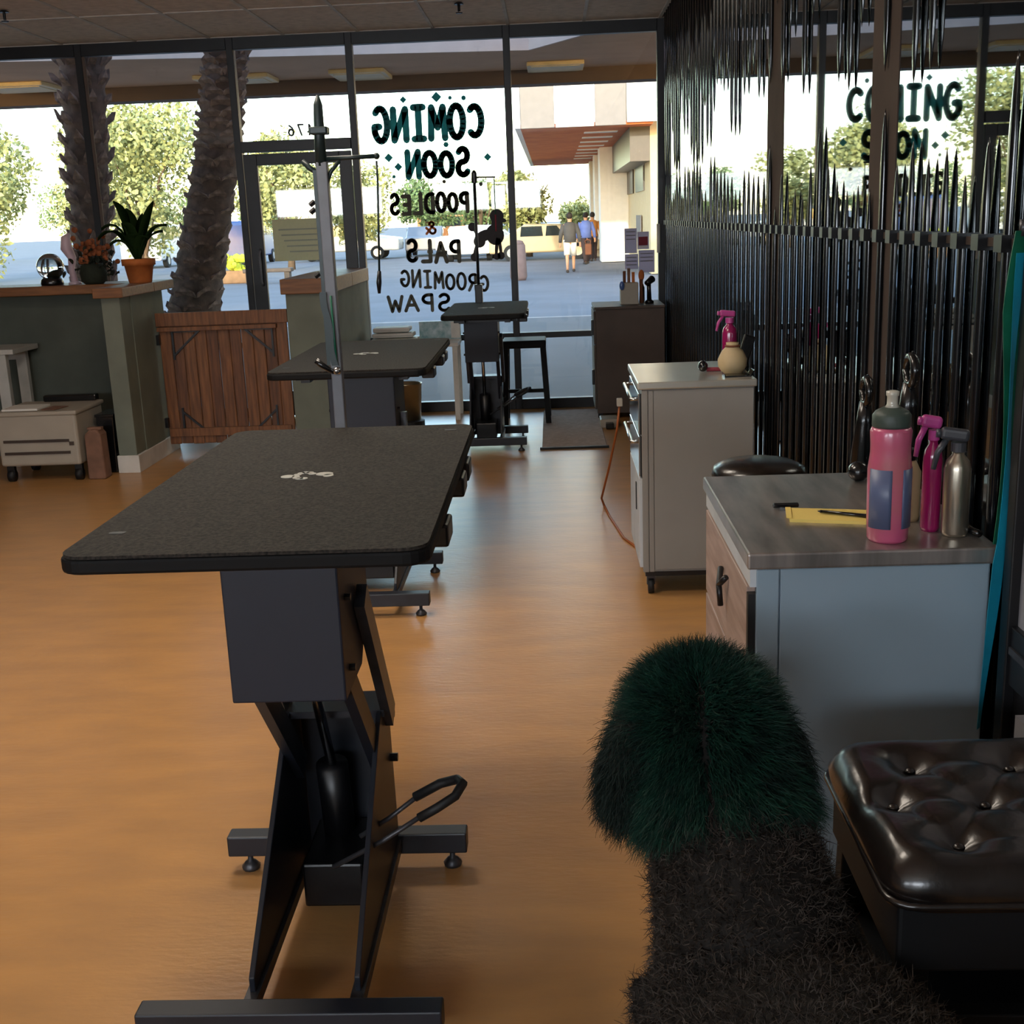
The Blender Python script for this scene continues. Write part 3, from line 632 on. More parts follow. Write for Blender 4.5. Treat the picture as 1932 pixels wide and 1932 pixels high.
c2 = thing('rolling_cabinet', 'grey rolling cabinet with bright metal top and drawer handles, mid right', 'cabinet', (.58, 5.18, 0))
obj('steel_top', box(B(), .333, .822, 4.865, 5.51, .89, .92), m_['steel_top_bright'], c2, bevel=.005)
obj('carcass', box(B(), .352, .812, 4.885, 5.49, .105, .89), m_['cab_grey'], c2)
obj('side_panel', box(B(), .40, .81, 4.877, 4.885, .115, .885), m_['cab_grey'], c2, bevel=.002)
obj('stile', box(B(), .350, .375, 4.875, 4.885, .105, .885), m_['cab_grey'], c2, bevel=.002); obj('stile', box(B(), .378, .398, 4.876, 4.885, .105, .885), m_['cab_grey'], c2, bevel=.002)
obj('bottom_band', box(B(), .36, .81, 4.882, 5.48, .085, .105), m_['black_metal'], c2)
for z0, z1 in ((.70, .87), (.52, .69)):
    d = obj('drawer', box(B(), .338, .352, 4.90, 5.475, z0, z1), m_['chrome'], c2, bevel=.002)
    b = B(); tube(b, [(.338, 4.95, z1-.03), (.312, 4.95, z1-.03), (.312, 5.42, z1-.03), (.338, 5.42, z1-.03)], .008); obj('handle', b, m_['chrome'], d, True)
    obj('gap_seal', box(B(), .3445, .353, 4.887, 4.90, z0, z1), m_['rubber'], d)
d = obj('door', box(B(), .338, .352, 4.90, 5.475, .12, .51), m_['counter_frame'], c2, bevel=.002)
obj('slot_handle', box(B(), .334, .340, 5.05, 5.075, .34, .46), m_['rubber'], d)
for xx in (.385, .775):
    for yy in (4.92, 5.44):
        cs = obj('caster', tube(B(), [(xx-.012, yy, .035), (xx+.012, yy, .035)], .035, 14), m_['rubber'], c2, True)
        obj('fork', box(B(), xx-.018, xx+.018, yy-.012, yy+.012, .04, .085), m_['worn_steel'], cs)
cd = thing('extension_cord', 'orange extension cord drooping from the rolling cabinet to the floor', 'cord', (.27, 6.0, 0))
b = B(); tube(b, [(.325, 6.1, .64), (.31, 6.12, .5), (.27, 6.25, .27), (.235, 6.45, .06), (.25, 6.5, .008), (.27, 6.25, .006), (.32, 5.8, .006), (.39, 5.55, .006)], .006, 8); obj('wire', b, m_['cord_orange'], cd, True)
obj('plug', box(B(), .31, .34, 6.08, 6.12, .63, .67), m_['beige_plastic'], cd, bevel=.004)
c3 = thing('brown_cabinet', 'dark brown cabinet against the right end of the storefront window', 'cabinet', (.58, 9.7, 0))
obj('carcass', box(B(), .325, .862, 9.40, 9.98, .05, .87), m_['cab_brown'], c3, bevel=.003)
obj('top', box(B(), .312, .866, 9.385, 9.985, .87, .89), m_['cab_brown'], c3, bevel=.003)
for z0, z1 in ((.6, .855), (.08, .59)):
    d = obj('door', box(B(), .309, .325, 9.43, 9.96, z0, z1), m_['cab_brown'], c3, bevel=.003)
    obj('handle', box(B(), .29, .31, 9.45, 9.49, (z0+z1)/2-.06, (z0+z1)/2+.06), m_['black_metal'], d, bevel=.004)
for xx in (.35, .83):
    for yy in (9.44, 9.94): obj('leg', box(B(), xx-.02, xx+.02, yy-.02, yy+.02, 0, .05), m_['black_metal'], c3)
pl = thing('power_strip', 'beige power adaptor with black plug lying on the floor before the brown cabinet', 'power adaptor', (.36, 9.0, 0))
obj('housing', box(B(), .33, .47, 9.0, 9.2, 0, .07), m_['beige_plastic'], pl, bevel=.01); obj('plug', box(B(), .37, .43, 8.93, 9.0, .005, .05), m_['black_plastic'], pl, bevel=.006)

# things on the brown cabinet
h = thing('comb_holder', 'tan box of combs on the brown cabinet by the flyers', 'holder', (.6, 9.6, .89))
obj('box', box(B(), .53, .672, 9.55, 9.67, .89, 1.06), m_['beige_plastic'], h, bevel=.006)
for k, (x, hh, m) in enumerate(((.565, 1.15, 'bag_brown'), (.60, 1.17, 'kraft'), (.635, 1.14, 'terracotta'))): obj('comb', box(B(), x-.012, x+.012, 9.6, 9.612, 1.0, hh), m_[m], h, bevel=.003)
h = thing('blue_clip', 'small blue clip on the side of the comb holder', 'clip', (.535, 9.545, 1.05)); b = B(); ell(b, (.54, 9.535, 1.04), (.02, .015, .035)); obj('jaw', b, m_['car_blue'], h, True)
h = thing('brown_brush', 'brown brush leaning beside the comb holder on the brown cabinet', 'brush', (.70, 9.6, .89))
b = B(); tube(b, [(.70, 9.62, .895), (.698, 9.62, 1.0), (.698, 9.62, 1.08)], [.02, .014, .016], 10); obj('handle', b, m_['bag_brown'], h, True)
b = B(); ell(b, (.70, 9.62, 1.11), (.024, .018, .045)); obj('bristle_head', b, m_['terracotta'], h, True)
h = thing('black_dryer', 'black hand dryer standing at the right end of the brown cabinet', 'dryer', (.745, 9.6, .89))
obj('base', lathe(B(), [(.035, 0), (.035, .02), (.02, .03)], .76, 9.6, .89, 14), m_['black_plastic'], h, True)
b = B(); tube(b, [(.76, 9.6, .91), (.758, 9.6, 1.0), (.755, 9.6, 1.06)], [.02, .017, .02], 10); obj('grip', b, m_['black_plastic'], h, True)
b = B(); tube(b, [(.738, 9.56, 1.05), (.785, 9.62, 1.08)], [.022, .03], 10); obj('barrel', b, m_['black_plastic'], h, True)
h = thing('black_bottle', 'thin black bottle behind the black dryer on the brown cabinet', 'bottle', (.70, 9.75, .89))
obj('body', lathe(B(), [(.018, 0), (.02, .02), (.02, .12), (.008, .15), (.008, .2)], .715, 9.75, .89, 12), m_['black_plastic'], h, True); obj('cap', lathe(B(), [(.01, .2), (.01, .23)], .715, 9.75, .89, 10), m_['black_plastic'], h)

# things on the rolling cabinet
def sprayer(label, x, y, z, H, r, body, trig, ang, grp=None, necky=.0):
    t = thing('spray_bottle', label, 'spray bottle', (x, y, z), grp)
    obj('body', lathe(B(), [(r*.9, 0), (r, .008), (r, H*.66), (r*.85, H*.74), (r*.45, H*.8), (r*.42, H*.86)], x, y, z, 22), m_[body], t, True)
    obj('collar', lathe(B(), [(r*.56, H*.83), (r*.56, H*.92)], x, y, z, 16), m_[trig], t)
    d = Vector((math.cos(ang), math.sin(ang), 0)); zt = z+H
    hd = B(); bar(hd, Vector((x, y, zt-.005))-d*r*.75, Vector((x, y, zt+.002))+d*r*1.35, .022, .026); b2 = obj('head', hd, m_[trig], t, bevel=.008, segs=3)
    b = B(); tube(b, [Vector((x, y, zt-.012))+d*r*.9, Vector((x, y, zt-.04))+d*r*1.5, Vector((x, y, zt-.075))+d*r*1.75], [.007, .0065, .005], 8); obj('trigger', b, m_[trig], t, True)
    b = B(); tube(b, [Vector((x, y, zt+.0))+d*r*1.3, Vector((x, y, zt+.001))+d*r*1.65], .009, 10); obj('nozzle', b, m_[trig], t, True)
    return t
sprayer('purple-pink trigger spray bottle on the rolling cabinet', .752, 5.17, .92, .245, .032, 'magenta', 'pink_trigger', PI)
h = thing('round_pouch', 'round tan gourd-shaped pouch on the rolling cabinet', 'pouch', (.752, 5.08, .92)); obj('body', lathe(B(), [(.04, 0), (.06, .03), (.062, .06), (.045, .095), (.024, .115), (.028, .13)], .75, 5.07, .92, 18), m_['cream'], h, True); b = B(); tube(b, [(.75+.028*math.cos(a), 5.07+.028*math.sin(a), 1.036) for a in [2*PI*k/12 for k in range(13)]], .005, 6); obj('tie', b, m_['bag_brown'], h, True)
h = thing('black_tray', 'shallow black tray at the right rear of the rolling cabinet top', 'tray', (.79, 5.0, .92)); obj('dish', prism(B(), [(.70, .92), (.81, .92), (.825, .945), (.818, .945), (.806, .926), (.706, .926), (.70, .935)], 'y', 4.94, 5.02), m_['black_plastic'], h)
h = thing('slicker_brush', 'red-handled brush with black round head on the rolling cabinet', 'brush', (.68, 5.14, .92)); b = B(); tube(b, [(.65, 5.14, .93), (.72, 5.13, .93)], .009); obj('handle', b, m_['flyer_red'], h, True); b = B(); ell(b, (.634, 5.14, .945), (.022, .03, .024)); obj('bristle_head', b, m_['black_plastic'], h, True)
h = thing('black_paddle', 'black paddle leaning behind the tan pouch on the rolling cabinet', 'brush', (.80, 5.14, .92)); b = B(); bar(b, (.805, 5.2, .925), (.85, 5.23, 1.06), .05, .014, (0, 1, 0)); obj('blade', b, m_['black_plastic'], h, bevel=.005); b = B(); tube(b, [(.795, 5.19, .935), (.806, 5.2, .95)], .012); obj('handle', b, m_['black_plastic'], h, True)

# things on the near counter
t = thing('sports_bottle', 'pink insulated sports bottle with dark cap on the near steel counter', 'bottle', (.682, 2.40, .92))
obj('body', lathe(B(), [(.037, 0), (.041, .006), (.043, .05), (.044, .15), (.040, .185), (.040, .20), (.0415, .23), (.038, .238)], .678, 2.405, .92, 28), m_['bottle_pink'], t, True)
for a0, a1 in ((196, 262), (292, 356)):
    b = B(); R = .0447; P0 = []
    for k in range(9):
        a = math.radians(a0+(a1-a0)*k/8); P0.append((.678+R*math.cos(a), 2.405+R*math.sin(a)))
    rows = [[b.verts.new((x, y, z)) for x, y in P0] for z in (.952, 1.075)]
    for k in range(8): b.faces.new((rows[0][k], rows[0][k+1], rows[1][k+1], rows[1][k]))
    o = obj('printed_band', b, m_['bottle_band'], t, True, label='blue-grey printed band')
    so_ = o.modifiers.new('solid', 'SOLIDIFY'); so_.thickness = .001
cp_ = obj('cap', lathe(B(), [(.0375, .238), (.0385, .242), (.0385, .262), (.033, .27), (.018, .278)], .678, 2.405, .92, 24), m_['bottle_cap'], t, True)
obj('spout', lathe(B(), [(.016, .276), (.011, .284), (.011, .30), (.013, .302), (.013, .31), (.006, .312)], .678, 2.405, .92, 16), m_['clear_plastic'], cp_, True)
t = sprayer('brushed aluminium spray bottle with grey trigger on the near counter', .822, 2.425, .92, .215, .027, 'aluminium', 'grey_trigger', 2.9, 'spray bottles on the near counter')
t = sprayer('magenta spray bottle with pink trigger beside the aluminium one', .785, 2.47, .92, .235, .02, 'magenta', 'pink_trigger', 3.0, 'spray bottles on the near counter')
t = thing('cream_bottle', 'cream lotion bottle between the pink sports bottle and the magenta sprayer', 'bottle', (.752, 2.56, .92)); obj('body', lathe(B(), [(.022, 0), (.024, .01), (.024, .11), (.012, .135)], .765, 2.56, .92, 16), m_['cream'], t, True); obj('cap', lathe(B(), [(.013, .135), (.013, .16)], .765, 2.56, .92, 12), m_['black_plastic'], t)
t = thing('notepad', 'yellow notepad lying on the near steel counter', 'notepad', (.6, 2.6, .92)); b = B(); prism(b, [(.509, 2.568), (.70, 2.52), (.72, 2.625), (.524, 2.672)], 'z', .92, .927); obj('pages', b, m_['pad_yellow'], t); b = B(); bar(b, (.509, 2.574, .9285), (.524, 2.668, .9285), .012, .002); obj('binding', b, m_['pad_yellow'], t)
t = thing('pen', 'black pen lying across the yellow notepad', 'pen', (.63, 2.58, .928)); b = B(); tube(b, [(.585, 2.61, .932), (.68, 2.555, .932)], [.0035, .0045], 8); obj('barrel', b, m_['black_plastic'], t, True); b = B(); tube(b, [(.58, 2.613, .932), (.586, 2.609, .932)], [.001, .0035], 8); obj('tip', b, m_['worn_steel'], t)
t = thing('nail_clipper', 'small black clipper at the left corner of the yellow notepad', 'clipper', (.515, 2.69, .92)); b = B(); bar(b, (.495, 2.70, .926), (.555, 2.70, .926), .012, .01); obj('jaw', b, m_['black_plastic'], t, bevel=.003); b = B(); bar(b, (.51, 2.68, .924), (.53, 2.67, .924), .01, .007); obj('lever', b, m_['black_plastic'], t)
t = thing('round_brush', 'glossy black round brush at the rear of the near counter', 'brush', (.77, 2.97, .92)); b = B(); ell(b, (.755, 2.955, .945), (.027, .03, .025)); obj('bristle_head', b, m_['black_plastic'], t, True); b = B(); tube(b, [(.775, 2.95, .94), (.85, 2.93, .932)], .01); obj('handle', b, m_['black_plastic'], t, True)
t = thing('black_shears', 'black grooming shears at the right rear corner of the near counter', 'shears', (.855, 2.45, .92))
b = B(); tube(b, [(.86, 2.52, 1.0), (.858, 2.50, .95), (.855, 2.44, .928)], .009); tube(b, [(.845, 2.5, .928), (.865, 2.40, .928)], .008); obj('blade', b, m_['black_plastic'], t, True); b = B(); tube(b, [(.862+.016*math.cos(a), 2.53, 1.02+.018*math.sin(a)) for a in [2*PI*k/10 for k in range(11)]], .005, 6); obj('finger_ring', b, m_['black_plastic'], t, True)

# ---------------------------------------------------------------- stools
def tufted(bm, x0, x1, y0, y1, z0, z1, btn):
    n = 48; g = {}
    cx, cy, hx, hy = (x0+x1)/2, (y0+y1)/2, (x1-x0)/2, (y1-y0)/2
    for i in range(n+1):
        for j in range(n+1):
            u, v = 2*i/n-1, 2*j/n-1
            # squeeze towards rounded-square outline
            m = (abs(u)**8+abs(v)**8)**(1/8) or 1; k = max(abs(u), abs(v))/m if m else 1
            x, y = cx+u*k*hx, cy+v*k*hy
            e = max(abs(u), abs(v)); z = z1 - (z1-z0)*.75*max(0, (e-.80)/.20)**2.4
            for bx, by in btn:
                d2 = (x-bx)**2+(y-by)**2; z -= .018*math.exp(-d2/.0009)+.008*math.exp(-d2/.004)
            for (bx, by) in btn:
                for (ex, ey) in btn:
                    if (bx, by) < (ex, ey) and (bx-ex)**2+(by-ey)**2 < .035:
                        dx, dy = ex-bx, ey-by; L2 = dx*dx+dy*dy; s = max(0, min(1, ((x-bx)*dx+(y-by)*dy)/L2)); q = (x-bx-s*dx)**2+(y-by-s*dy)**2
                        z -= .004*math.exp(-q/.00005)
            z += .0006*math.sin(x*60+y*23)+.0005*math.sin(y*90-x*31)
            g[i, j] = bm.verts.new((x, y, z))
    for i in range(n):
        for j in range(n): bm.faces.new((g[i, j], g[i+1, j], g[i+1, j+1], g[i, j+1]))
    edge = [g[i, 0] for i in range(n)] + [g[n, j] for j in range(n)] + [g[i, n] for i in range(n, 0, -1)] + [g[0, j] for j in range(n, 0, -1)]
    low = [bm.verts.new((cx+(v.co.x-cx)*.985, cy+(v.co.y-cy)*.985, z0-.02)) for v in edge]
    for k in range(len(edge)): bm.faces.new((edge[k], low[k], low[(k+1) % len(low)], edge[(k+1) % len(edge)]))
    bm.faces.new(low); return bm
s = thing('tufted_stool', 'square stool with glossy dark brown tufted leather seat, bottom right', 'stool', (.645, 1.70, 0))
SX0, SX1, SY0, SY1, SZt = .437, .862, 1.47, 1.905, .72
btn = [(.56, 1.80), (.72, 1.80), (.64, 1.68), (.80, 1.68), (.50, 1.68), (.56, 1.56), (.72, 1.56)]
cu = obj('cushion', tufted(B(), SX0, SX1, SY0, SY1, .665, SZt, btn), m_['leather'], s, True)
for bx, by in btn: obj('button', ell(B(), (bx, by, SZt-.024), (.009, .009, .006), 10, 6), m_['leather'], cu, True)
b = B(); ring = rrect(SX0+.004, SX1-.004, SY0+.004, SY1-.004, .04, 4); tube(b, [(x, y, .655) for x, y in ring+ring[:1]], .006, 6); obj('piping', b, m_['leather'], cu, True)
obj('apron', box(B(), SX0+.02, SX1-.02, SY0+.02, SY1-.02, .54, .648), m_['black_wood'], s, bevel=.006)
for xx, dx in ((SX0+.05, -.015), (SX1-.05, .0)):
    for yy, dy in ((SY0+.05, -.02), (SY1-.05, .02)):
        obj('leg', bar(B(), (xx, yy, .60), (xx+dx, yy+dy, 0), .042, .042, (0, 1, 0)), m_['black_wood'], s, bevel=.004)
for z in (.42,): 
    for yy in (SY0+.04, SY1-.04): obj('stretcher', box(B(), SX0+.05, SX1-.05, yy-.014, yy+.014, z, z+.045), m_['black_wood'], s, bevel=.003)
    for xx in (SX0+.045, SX1-.05): obj('stretcher', box(B(), xx-.012, xx+.012, SY0+.05, SY1-.05, z-.06, z-.02), m_['black_wood'], s, bevel=.003)
obj('lower_shelf', box(B(), SX0+.05, SX1-.05, SY0+.06, SY1-.04, .40, .42), m_['black_wood'], s)
obj('swivel_plate', box(B(), .60, .70, 1.60, 1.78, .51, .54), m_['pole_grey'], s, bevel=.003, label='grey metal plate under the seat')
for xx in (.675, .695): obj('bolt', lathe(B(), [(.008, -.02), (.01, -.012), (.006, 0)], xx, 1.61, .51, 10), m_['chrome'], s, True)
s = thing('round_stool', 'black round padded stool between the near counter and the rolling cabinet', 'stool', (.64, 3.74, 0))
obj('seat', lathe(B(), [(.12, .735), (.142, .745), (.15, .77), (.143, .797), (.11, .812), (.04, .818)], .64, 3.74, 0, 32), m_['leather'], s, True)
obj('gas_lift', lathe(B(), [(.04, .12), (.04, .3), (.025, .31), (.025, .70), (.07, .735)], .64, 3.74, 0, 16), m_['black_metal'], s, True)
for k in range(5):
    a = 2*PI*k/5; p = Vector((.64+.19*math.cos(a), 3.74+.19*math.sin(a), .075)); lg = obj('leg', bar(B(), (.64, 3.74, .14), p, .035, .025), m_['black_metal'], s)
    obj('caster', ell(B(), (p.x, p.y, .03), (.022, .022, .03), 10, 7), m_['rubber'], lg, True)
s = thing('bar_stool', 'black wooden bar stool behind the farthest grooming table', 'stool', (-.235, 9.45, 0))
obj('seat', box(B(), -.41, -.07, 9.28, 9.62, .60, .66), m_['black_wood'], s, bevel=.01)
for xx, dx in ((-.385, -.02), (-.095, .03)):
    for yy, dy in ((9.305, -.03), (9.595, .03)): obj('leg', bar(B(), (xx, yy, .60), (xx+dx, yy+dy, 0), .042, .042, (0, 1, 0)), m_['black_wood'], s, bevel=.003)
for z, yy in ((.27, 9.295), (.22, 9.605), ): obj('stretcher', box(B(), -.385, -.09, yy-.01, yy+.01, z-.012, z+.012), m_['black_wood'], s)
for xx in (-.393, -.085): obj('stretcher', box(B(), xx-.01, xx+.01, 9.31, 9.59, .235, .26), m_['black_wood'], s)

# mat, pail, window-side boards
obj_m = thing('floor_mat', 'brown door mat on the floor in front of the brown cabinet', 'mat', (.12, 9.1, 0))
obj('pile', box(B(), -.11, .345, 8.24, 9.9, 0, .012), m_['mat_brown'], obj_m, bevel=.004); obj('border', box(B(), -.125, .36, 8.215, 8.24, 0, .015), m_['rubber'], obj_m)
p = thing('metal_pail', 'brassy metal pail with black foot under the middle grooming table', 'pail', (-1.19, 9.4, 0))
obj('shell', lathe(B(), [(.10, .05), (.12, .34), (.125, .345), (.115, .34), (.095, .07)], -1.19, 9.4, 0, 24), m_['brass_pail'], p, True); obj('foot_ring', lathe(B(), [(.13, 0), (.13, .045), (.10, .055)], -1.19, 9.4, 0, 24), m_['rubber'], p)
bn = thing('low_bench', 'low white bench under the painted window holding boards', 'bench', (-1.15, 9.75, 0))
obj('bench_top', box(B(), -1.50, -.78, 9.6, 9.98, .60, .63), m_['white_paint'], bn, bevel=.003)
for xx in (-1.47, -.81):
    for yy in (9.63, 9.95): obj('leg', box(B(), xx-.02, xx+.02, yy-.02, yy+.02, 0, .6), m_['white_paint'], bn)
bd = thing('teal_board', 'teal patterned board leaning at the foot of the painted window', 'board', (-.95, 9.9, .63)); obj('face', box(B(), -1.125, -.78, 9.93, 9.945, .63, .78), m_['teal_board'], bd); obj('blank_end', box(B(), -.86, -.785, 9.926, 9.93, .64, .775), m_['white_paint'], bd)
for k, lab in enumerate(('white folded sheet, bottom of the stack under the painted window', 'white folded sheet, middle of the stack under the painted window', 'white folded sheet, topmost of the stack under the painted window')):
    q = thing('folded_sheet', lab, 'sheet', (-1.31, 9.8, .63+.045*k), 'sheets stacked under the painted window'); obj('fold', box(B(), -1.50+.01*k, -1.12-.03*k, 9.7, 9.9, .632+.045*k, .668+.045*k), m_['white_paint'], q, bevel=.012, segs=3)
    obj('seam', box(B(), -1.49+.01*k, -1.13-.03*k, 9.696, 9.702, .648+.045*k, .652+.045*k), m_['emblem'], q)
q = thing('black_tray', 'flat black tray at the front of the white bench by the painted window', 'tray', (-1.35, 9.62, .63)); obj('dish', prism(B(), [(-1.49, .632), (-1.2, .632), (-1.17, .665), (-1.185, .665), (-1.21, .642), (-1.48, .642), (-1.49, .65)], 'y', 9.60, 9.68), m_['black_plastic'], q)

# ---------------------------------------------------------------- reception counter, gate, pony wall
rc = thing('reception_counter', 'grey-green reception half wall with wooden cap at the left', 'counter', (-4.2, 8.4, 0))
obj('back_panel', box(B(), -6.6, -2.98, 8.62, 8.74, 0, 1.18), m_['pony_paint_shaded'], rc)
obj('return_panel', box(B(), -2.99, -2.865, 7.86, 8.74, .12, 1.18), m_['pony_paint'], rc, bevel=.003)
obj('panel_strip', box(B(), -2.866, -2.858, 8.05, 8.45, .12, 1.18), m_['pony_paint'], rc)
obj('baseboard', box(B(), -3.0, -2.85, 7.845, 8.75, 0, .12), m_['white_paint'], rc, bevel=.003)
obj('cap', box(B(), -6.6, -2.82, 8.45, 8.9, 1.18, 1.245), m_['cap_wood'], rc, bevel=.006)
obj('cap', box(B(), -3.02, -2.82, 7.80, 8.449, 1.18, 1.245), m_['cap_wood'], rc, bevel=.006)
g = thing('wooden_gate', 'slatted wooden gate between the reception counter and the short wall', 'gate', (-2.38, 8.5, 0))
n = 11
for k in range(n):
    xa = -2.84+k*(.93/n); obj('plank', box(B(), xa+.001, xa+.93/n-.001, 8.50+.005*(k%2), 8.52+.005*(k%2), .07+random.uniform(-.004, .004), 1.0), m_['gate_wood_dark' if k in (1, 4, 6, 9) else 'gate_wood'], g, bevel=.006)
obj('top_board', box(B(), -2.85, -1.90, 8.478, 8.502, .93, 1.025), m_['gate_wood'], g, bevel=.003)
obj('ledge', box(B(), -2.84, -1.98, 8.455, 8.50, .895, .925), m_['gate_wood'], g, bevel=.003)
obj('bottom_board', box(B(), -2.83, -1.93, 8.478, 8.502, .13, .19), m_['gate_wood'], g, bevel=.003)
for xx, zz, sx, sz in ((-2.74, .89, 1, -1), (-2.02, .89, -1, -1), (-2.72, .14, 1, 1), (-2.03, .14, -1, 1)):
    b = B(); bar(b, (xx, 8.49, zz+sz*.17), (xx+sx*.19, 8.49, zz+sz*.0), .014, .014); bar(b, (xx, 8.49, zz), (xx, 8.49, zz+sz*.2), .012, .014); bar(b, (xx, 8.49, zz), (xx+sx*.2, 8.49, zz), .012, .01); obj('corner_bracket', b, m_['black_metal'], g)
for z in (.2, .8): obj('hinge', box(B(), -2.852, -2.83, 8.46, 8.50, z, z+.07), m_['black_metal'], g)
pw = thing('short_wall', 'grey-green short half wall with a wooden cap, right of the gate', 'half wall', (-1.7, 9.2, 0))
obj('panel', box(B(), -1.885, -1.555, 8.42, YW-.06, .1, 1.13), m_['pony_paint'], pw, bevel=.003)
obj('baseboard', box(B(), -1.895, -1.545, 8.41, YW-.06, 0, .1), m_['white_paint'], pw, bevel=.003)
obj('cap_board', box(B(), -1.91, -1.535, 8.38, 9.2, 1.13, 1.235), m_['cap_wood'], pw, bevel=.006); obj('cap_board', box(B(), -1.91, -1.535, 9.204, YW-.06, 1.13, 1.235), m_['cap_wood'], pw, bevel=.006)

# things on the reception counter
def leaf(bm, base, tip, width, sag):
    base, tip = Vector(base), Vector(tip); d = tip-base; s = d.cross(Vector((0, 0, 1))).normalized(); N = 7; prev = None
    for k in range(N+1):
        f = k/N; c = base+d*f+Vector((0, 0, sag*math.sin(PI*f))); wdt = width*(math.sin(PI*min(1, .06+f*.94))**.7)*(1 if f < 1 else 0)+.002
        cur = [bm.verts.new(c-s*wdt+Vector((0, 0, .012*f))), bm.verts.new(c-Vector((0, 0, .006))), bm.verts.new(c+s*wdt+Vector((0, 0, .012*f)))]
        if prev:
            for i in (0, 1): bm.faces.new((prev[i], prev[i+1], cur[i+1], cur[i]))
        prev = cur
    return bm
pp = thing('potted_plant', 'broad-leaved green plant in a terracotta pot on the reception counter', 'potted plant', (-2.93, 8.5, 1.245))
obj('pot', lathe(B(), [(.075, 0), (.08, .005), (.10, .12), (.115, .12), (.118, .165), (.105, .165), (.10, .13)], -2.93, 8.5, 1.245, 24), m_['terracotta'], pp, True)
obj('soil', lathe(B(), [(.1, .14), (.1, .145)], -2.93, 8.5, 1.245, 16), m_['moss_dark'], pp)
for k, (dx, dy, dz, wd, sg_) in enumerate(((.16, -.02, .42, .05, .05), (-.14, .02, .43, .05, .10), (-.22, -.05, .25, .045, .12), (.24, -.03, .26, .03, .08), (.05, .05, .34, .045, .05), (-.05, -.08, .28, .05, .08), (.12, -.1, .18, .04, .07), (-.16, -.09, .14, .04, .08), (.02, -.12, .2, .045, .06), (-.28, .02, .18, .04, .12), (.18, .06, .22, .035, .06), (-.08, .1, .38, .04, .06))):
    b = B(); leaf(b, (-2.93, 8.5, 1.40), (-2.93+dx, 8.5+dy, 1.37+dz), wd*1.35, sg_); o = obj('leaf', b, m_['leaf_dark'], pp, True); md = o.modifiers.new('solid', 'SOLIDIFY'); md.thickness = .003
b = B()
for k in range(8): tube(b, [(-2.93, 8.5, 1.38), (-2.93+random.uniform(-.07, .07), 8.5+random.uniform(-.05, .05), 1.5)], .005, 5)
obj('stems', b, m_['leaf_dark'], pp)
df = thing('dried_flowers', 'bunch of dried orange flowers in a dark pot on the reception counter', 'flowers', (-3.27, 8.52, 1.245))
obj('pot', lathe(B(), [(.06, 0), (.085, .02), (.095, .08), (.08, .13), (.07, .14)], -3.27, 8.52, 1.245, 18), m_['moss_dark'], df, True)
b = B()
for k in range(60): ell(b, (-3.28+random.gauss(0, .06), 8.55+random.gauss(0, .04), 1.47+random.gauss(0, .045)), random.uniform(.012, .026), 6, 4)
obj('blossoms', b, m_['dried_flower'], df, kind='stuff')
b = B()
for k in range(110):
    x, y, z = -3.27+random.gauss(0, .07), 8.55+random.gauss(0, .05), 1.37+random.gauss(0, .06); d = Vector((random.uniform(-1, 1), random.uniform(-1, 1), random.uniform(-.2, 1)))*.035; leaf(b, (x, y, max(z, 1.3)), Vector((x, y, max(z, 1.3)))+d, .012, .004)
obj('foliage', b, m_['moss_dark'], df, kind='stuff')
sg2 = thing('glass_globe', 'clear glass globe on a dark base on the reception counter', 'globe', (-3.60, 8.58, 1.245))
obj('base', lathe(B(), [(.075, 0), (.08, .01), (.075, .04), (.06, .055)], -3.60, 8.58, 1.245, 20), m_['black_plastic'], sg2, True); obj('globe', ell(B(), (-3.60, 8.58, 1.375), .095, 28, 18), m_['glass_solid'], sg2, True); b = B(); ell(b, (-3.57, 8.58, 1.33), (.05, .04, .03)); obj('figure', b, m_['moss_dark'], sg2, True)
pv = thing('pink_figurine', 'slender pale pink curved figurine beside the glass globe', 'figurine', (-3.45, 8.62, 1.245)); b = B(); tube(b, [(-3.45, 8.62, 1.245), (-3.455, 8.6, 1.35), (-3.45, 8.62, 1.43), (-3.475, 8.6, 1.5), (-3.47, 8.6, 1.57), (-3.45, 8.62, 1.6)], [.028, .022, .03, .042, .034, .012], 12); obj('body', b, m_['pale_pink'], pv, True); obj('foot', lathe(B(), [(.045, 0), (.045, .012), (.028, .02)], -3.45, 8.62, 1.245, 14), m_['pale_pink'], pv, True)

# left side: cart, table, bin, roll
pc = thing('printer_cart', 'beige printer-like cart on casters below the reception counter', 'cart', (-3.5, 7.85, 0))
obj('cabinet', box(B(), -3.70, -3.16, 7.62, 8.1, .11, .46), m_['beige_plastic'], pc, bevel=.02, segs=3)
obj('lid', box(B(), -3.71, -3.15, 7.61, 8.12, .445, .475), m_['beige_plastic'], pc, bevel=.01)
for z in (.19, .27): obj('drawer_line', box(B(), -3.66, -3.22, 7.612, 7.622, z, z+.018), m_['shop_dark'], pc)
obj('button', box(B(), -3.22, -3.19, 7.612, 7.622, .245, .27), m_['shop_dark'], pc)
obj('rear_tray', box(B(), -3.55, -3.18, 8.05, 8.12, .475, .52), m_['black_plastic'], pc, bevel=.01)
for xx in (-3.66, -3.2):
    for yy in (7.68, 8.05): obj('caster', tube(B(), [(xx-.02, yy, .04), (xx+.02, yy, .04)], .04, 12), m_['rubber'], pc, True); obj('fork', box(B(), xx-.025, xx+.025, yy-.015, yy+.015, .04, .11), m_['black_metal'], pc)
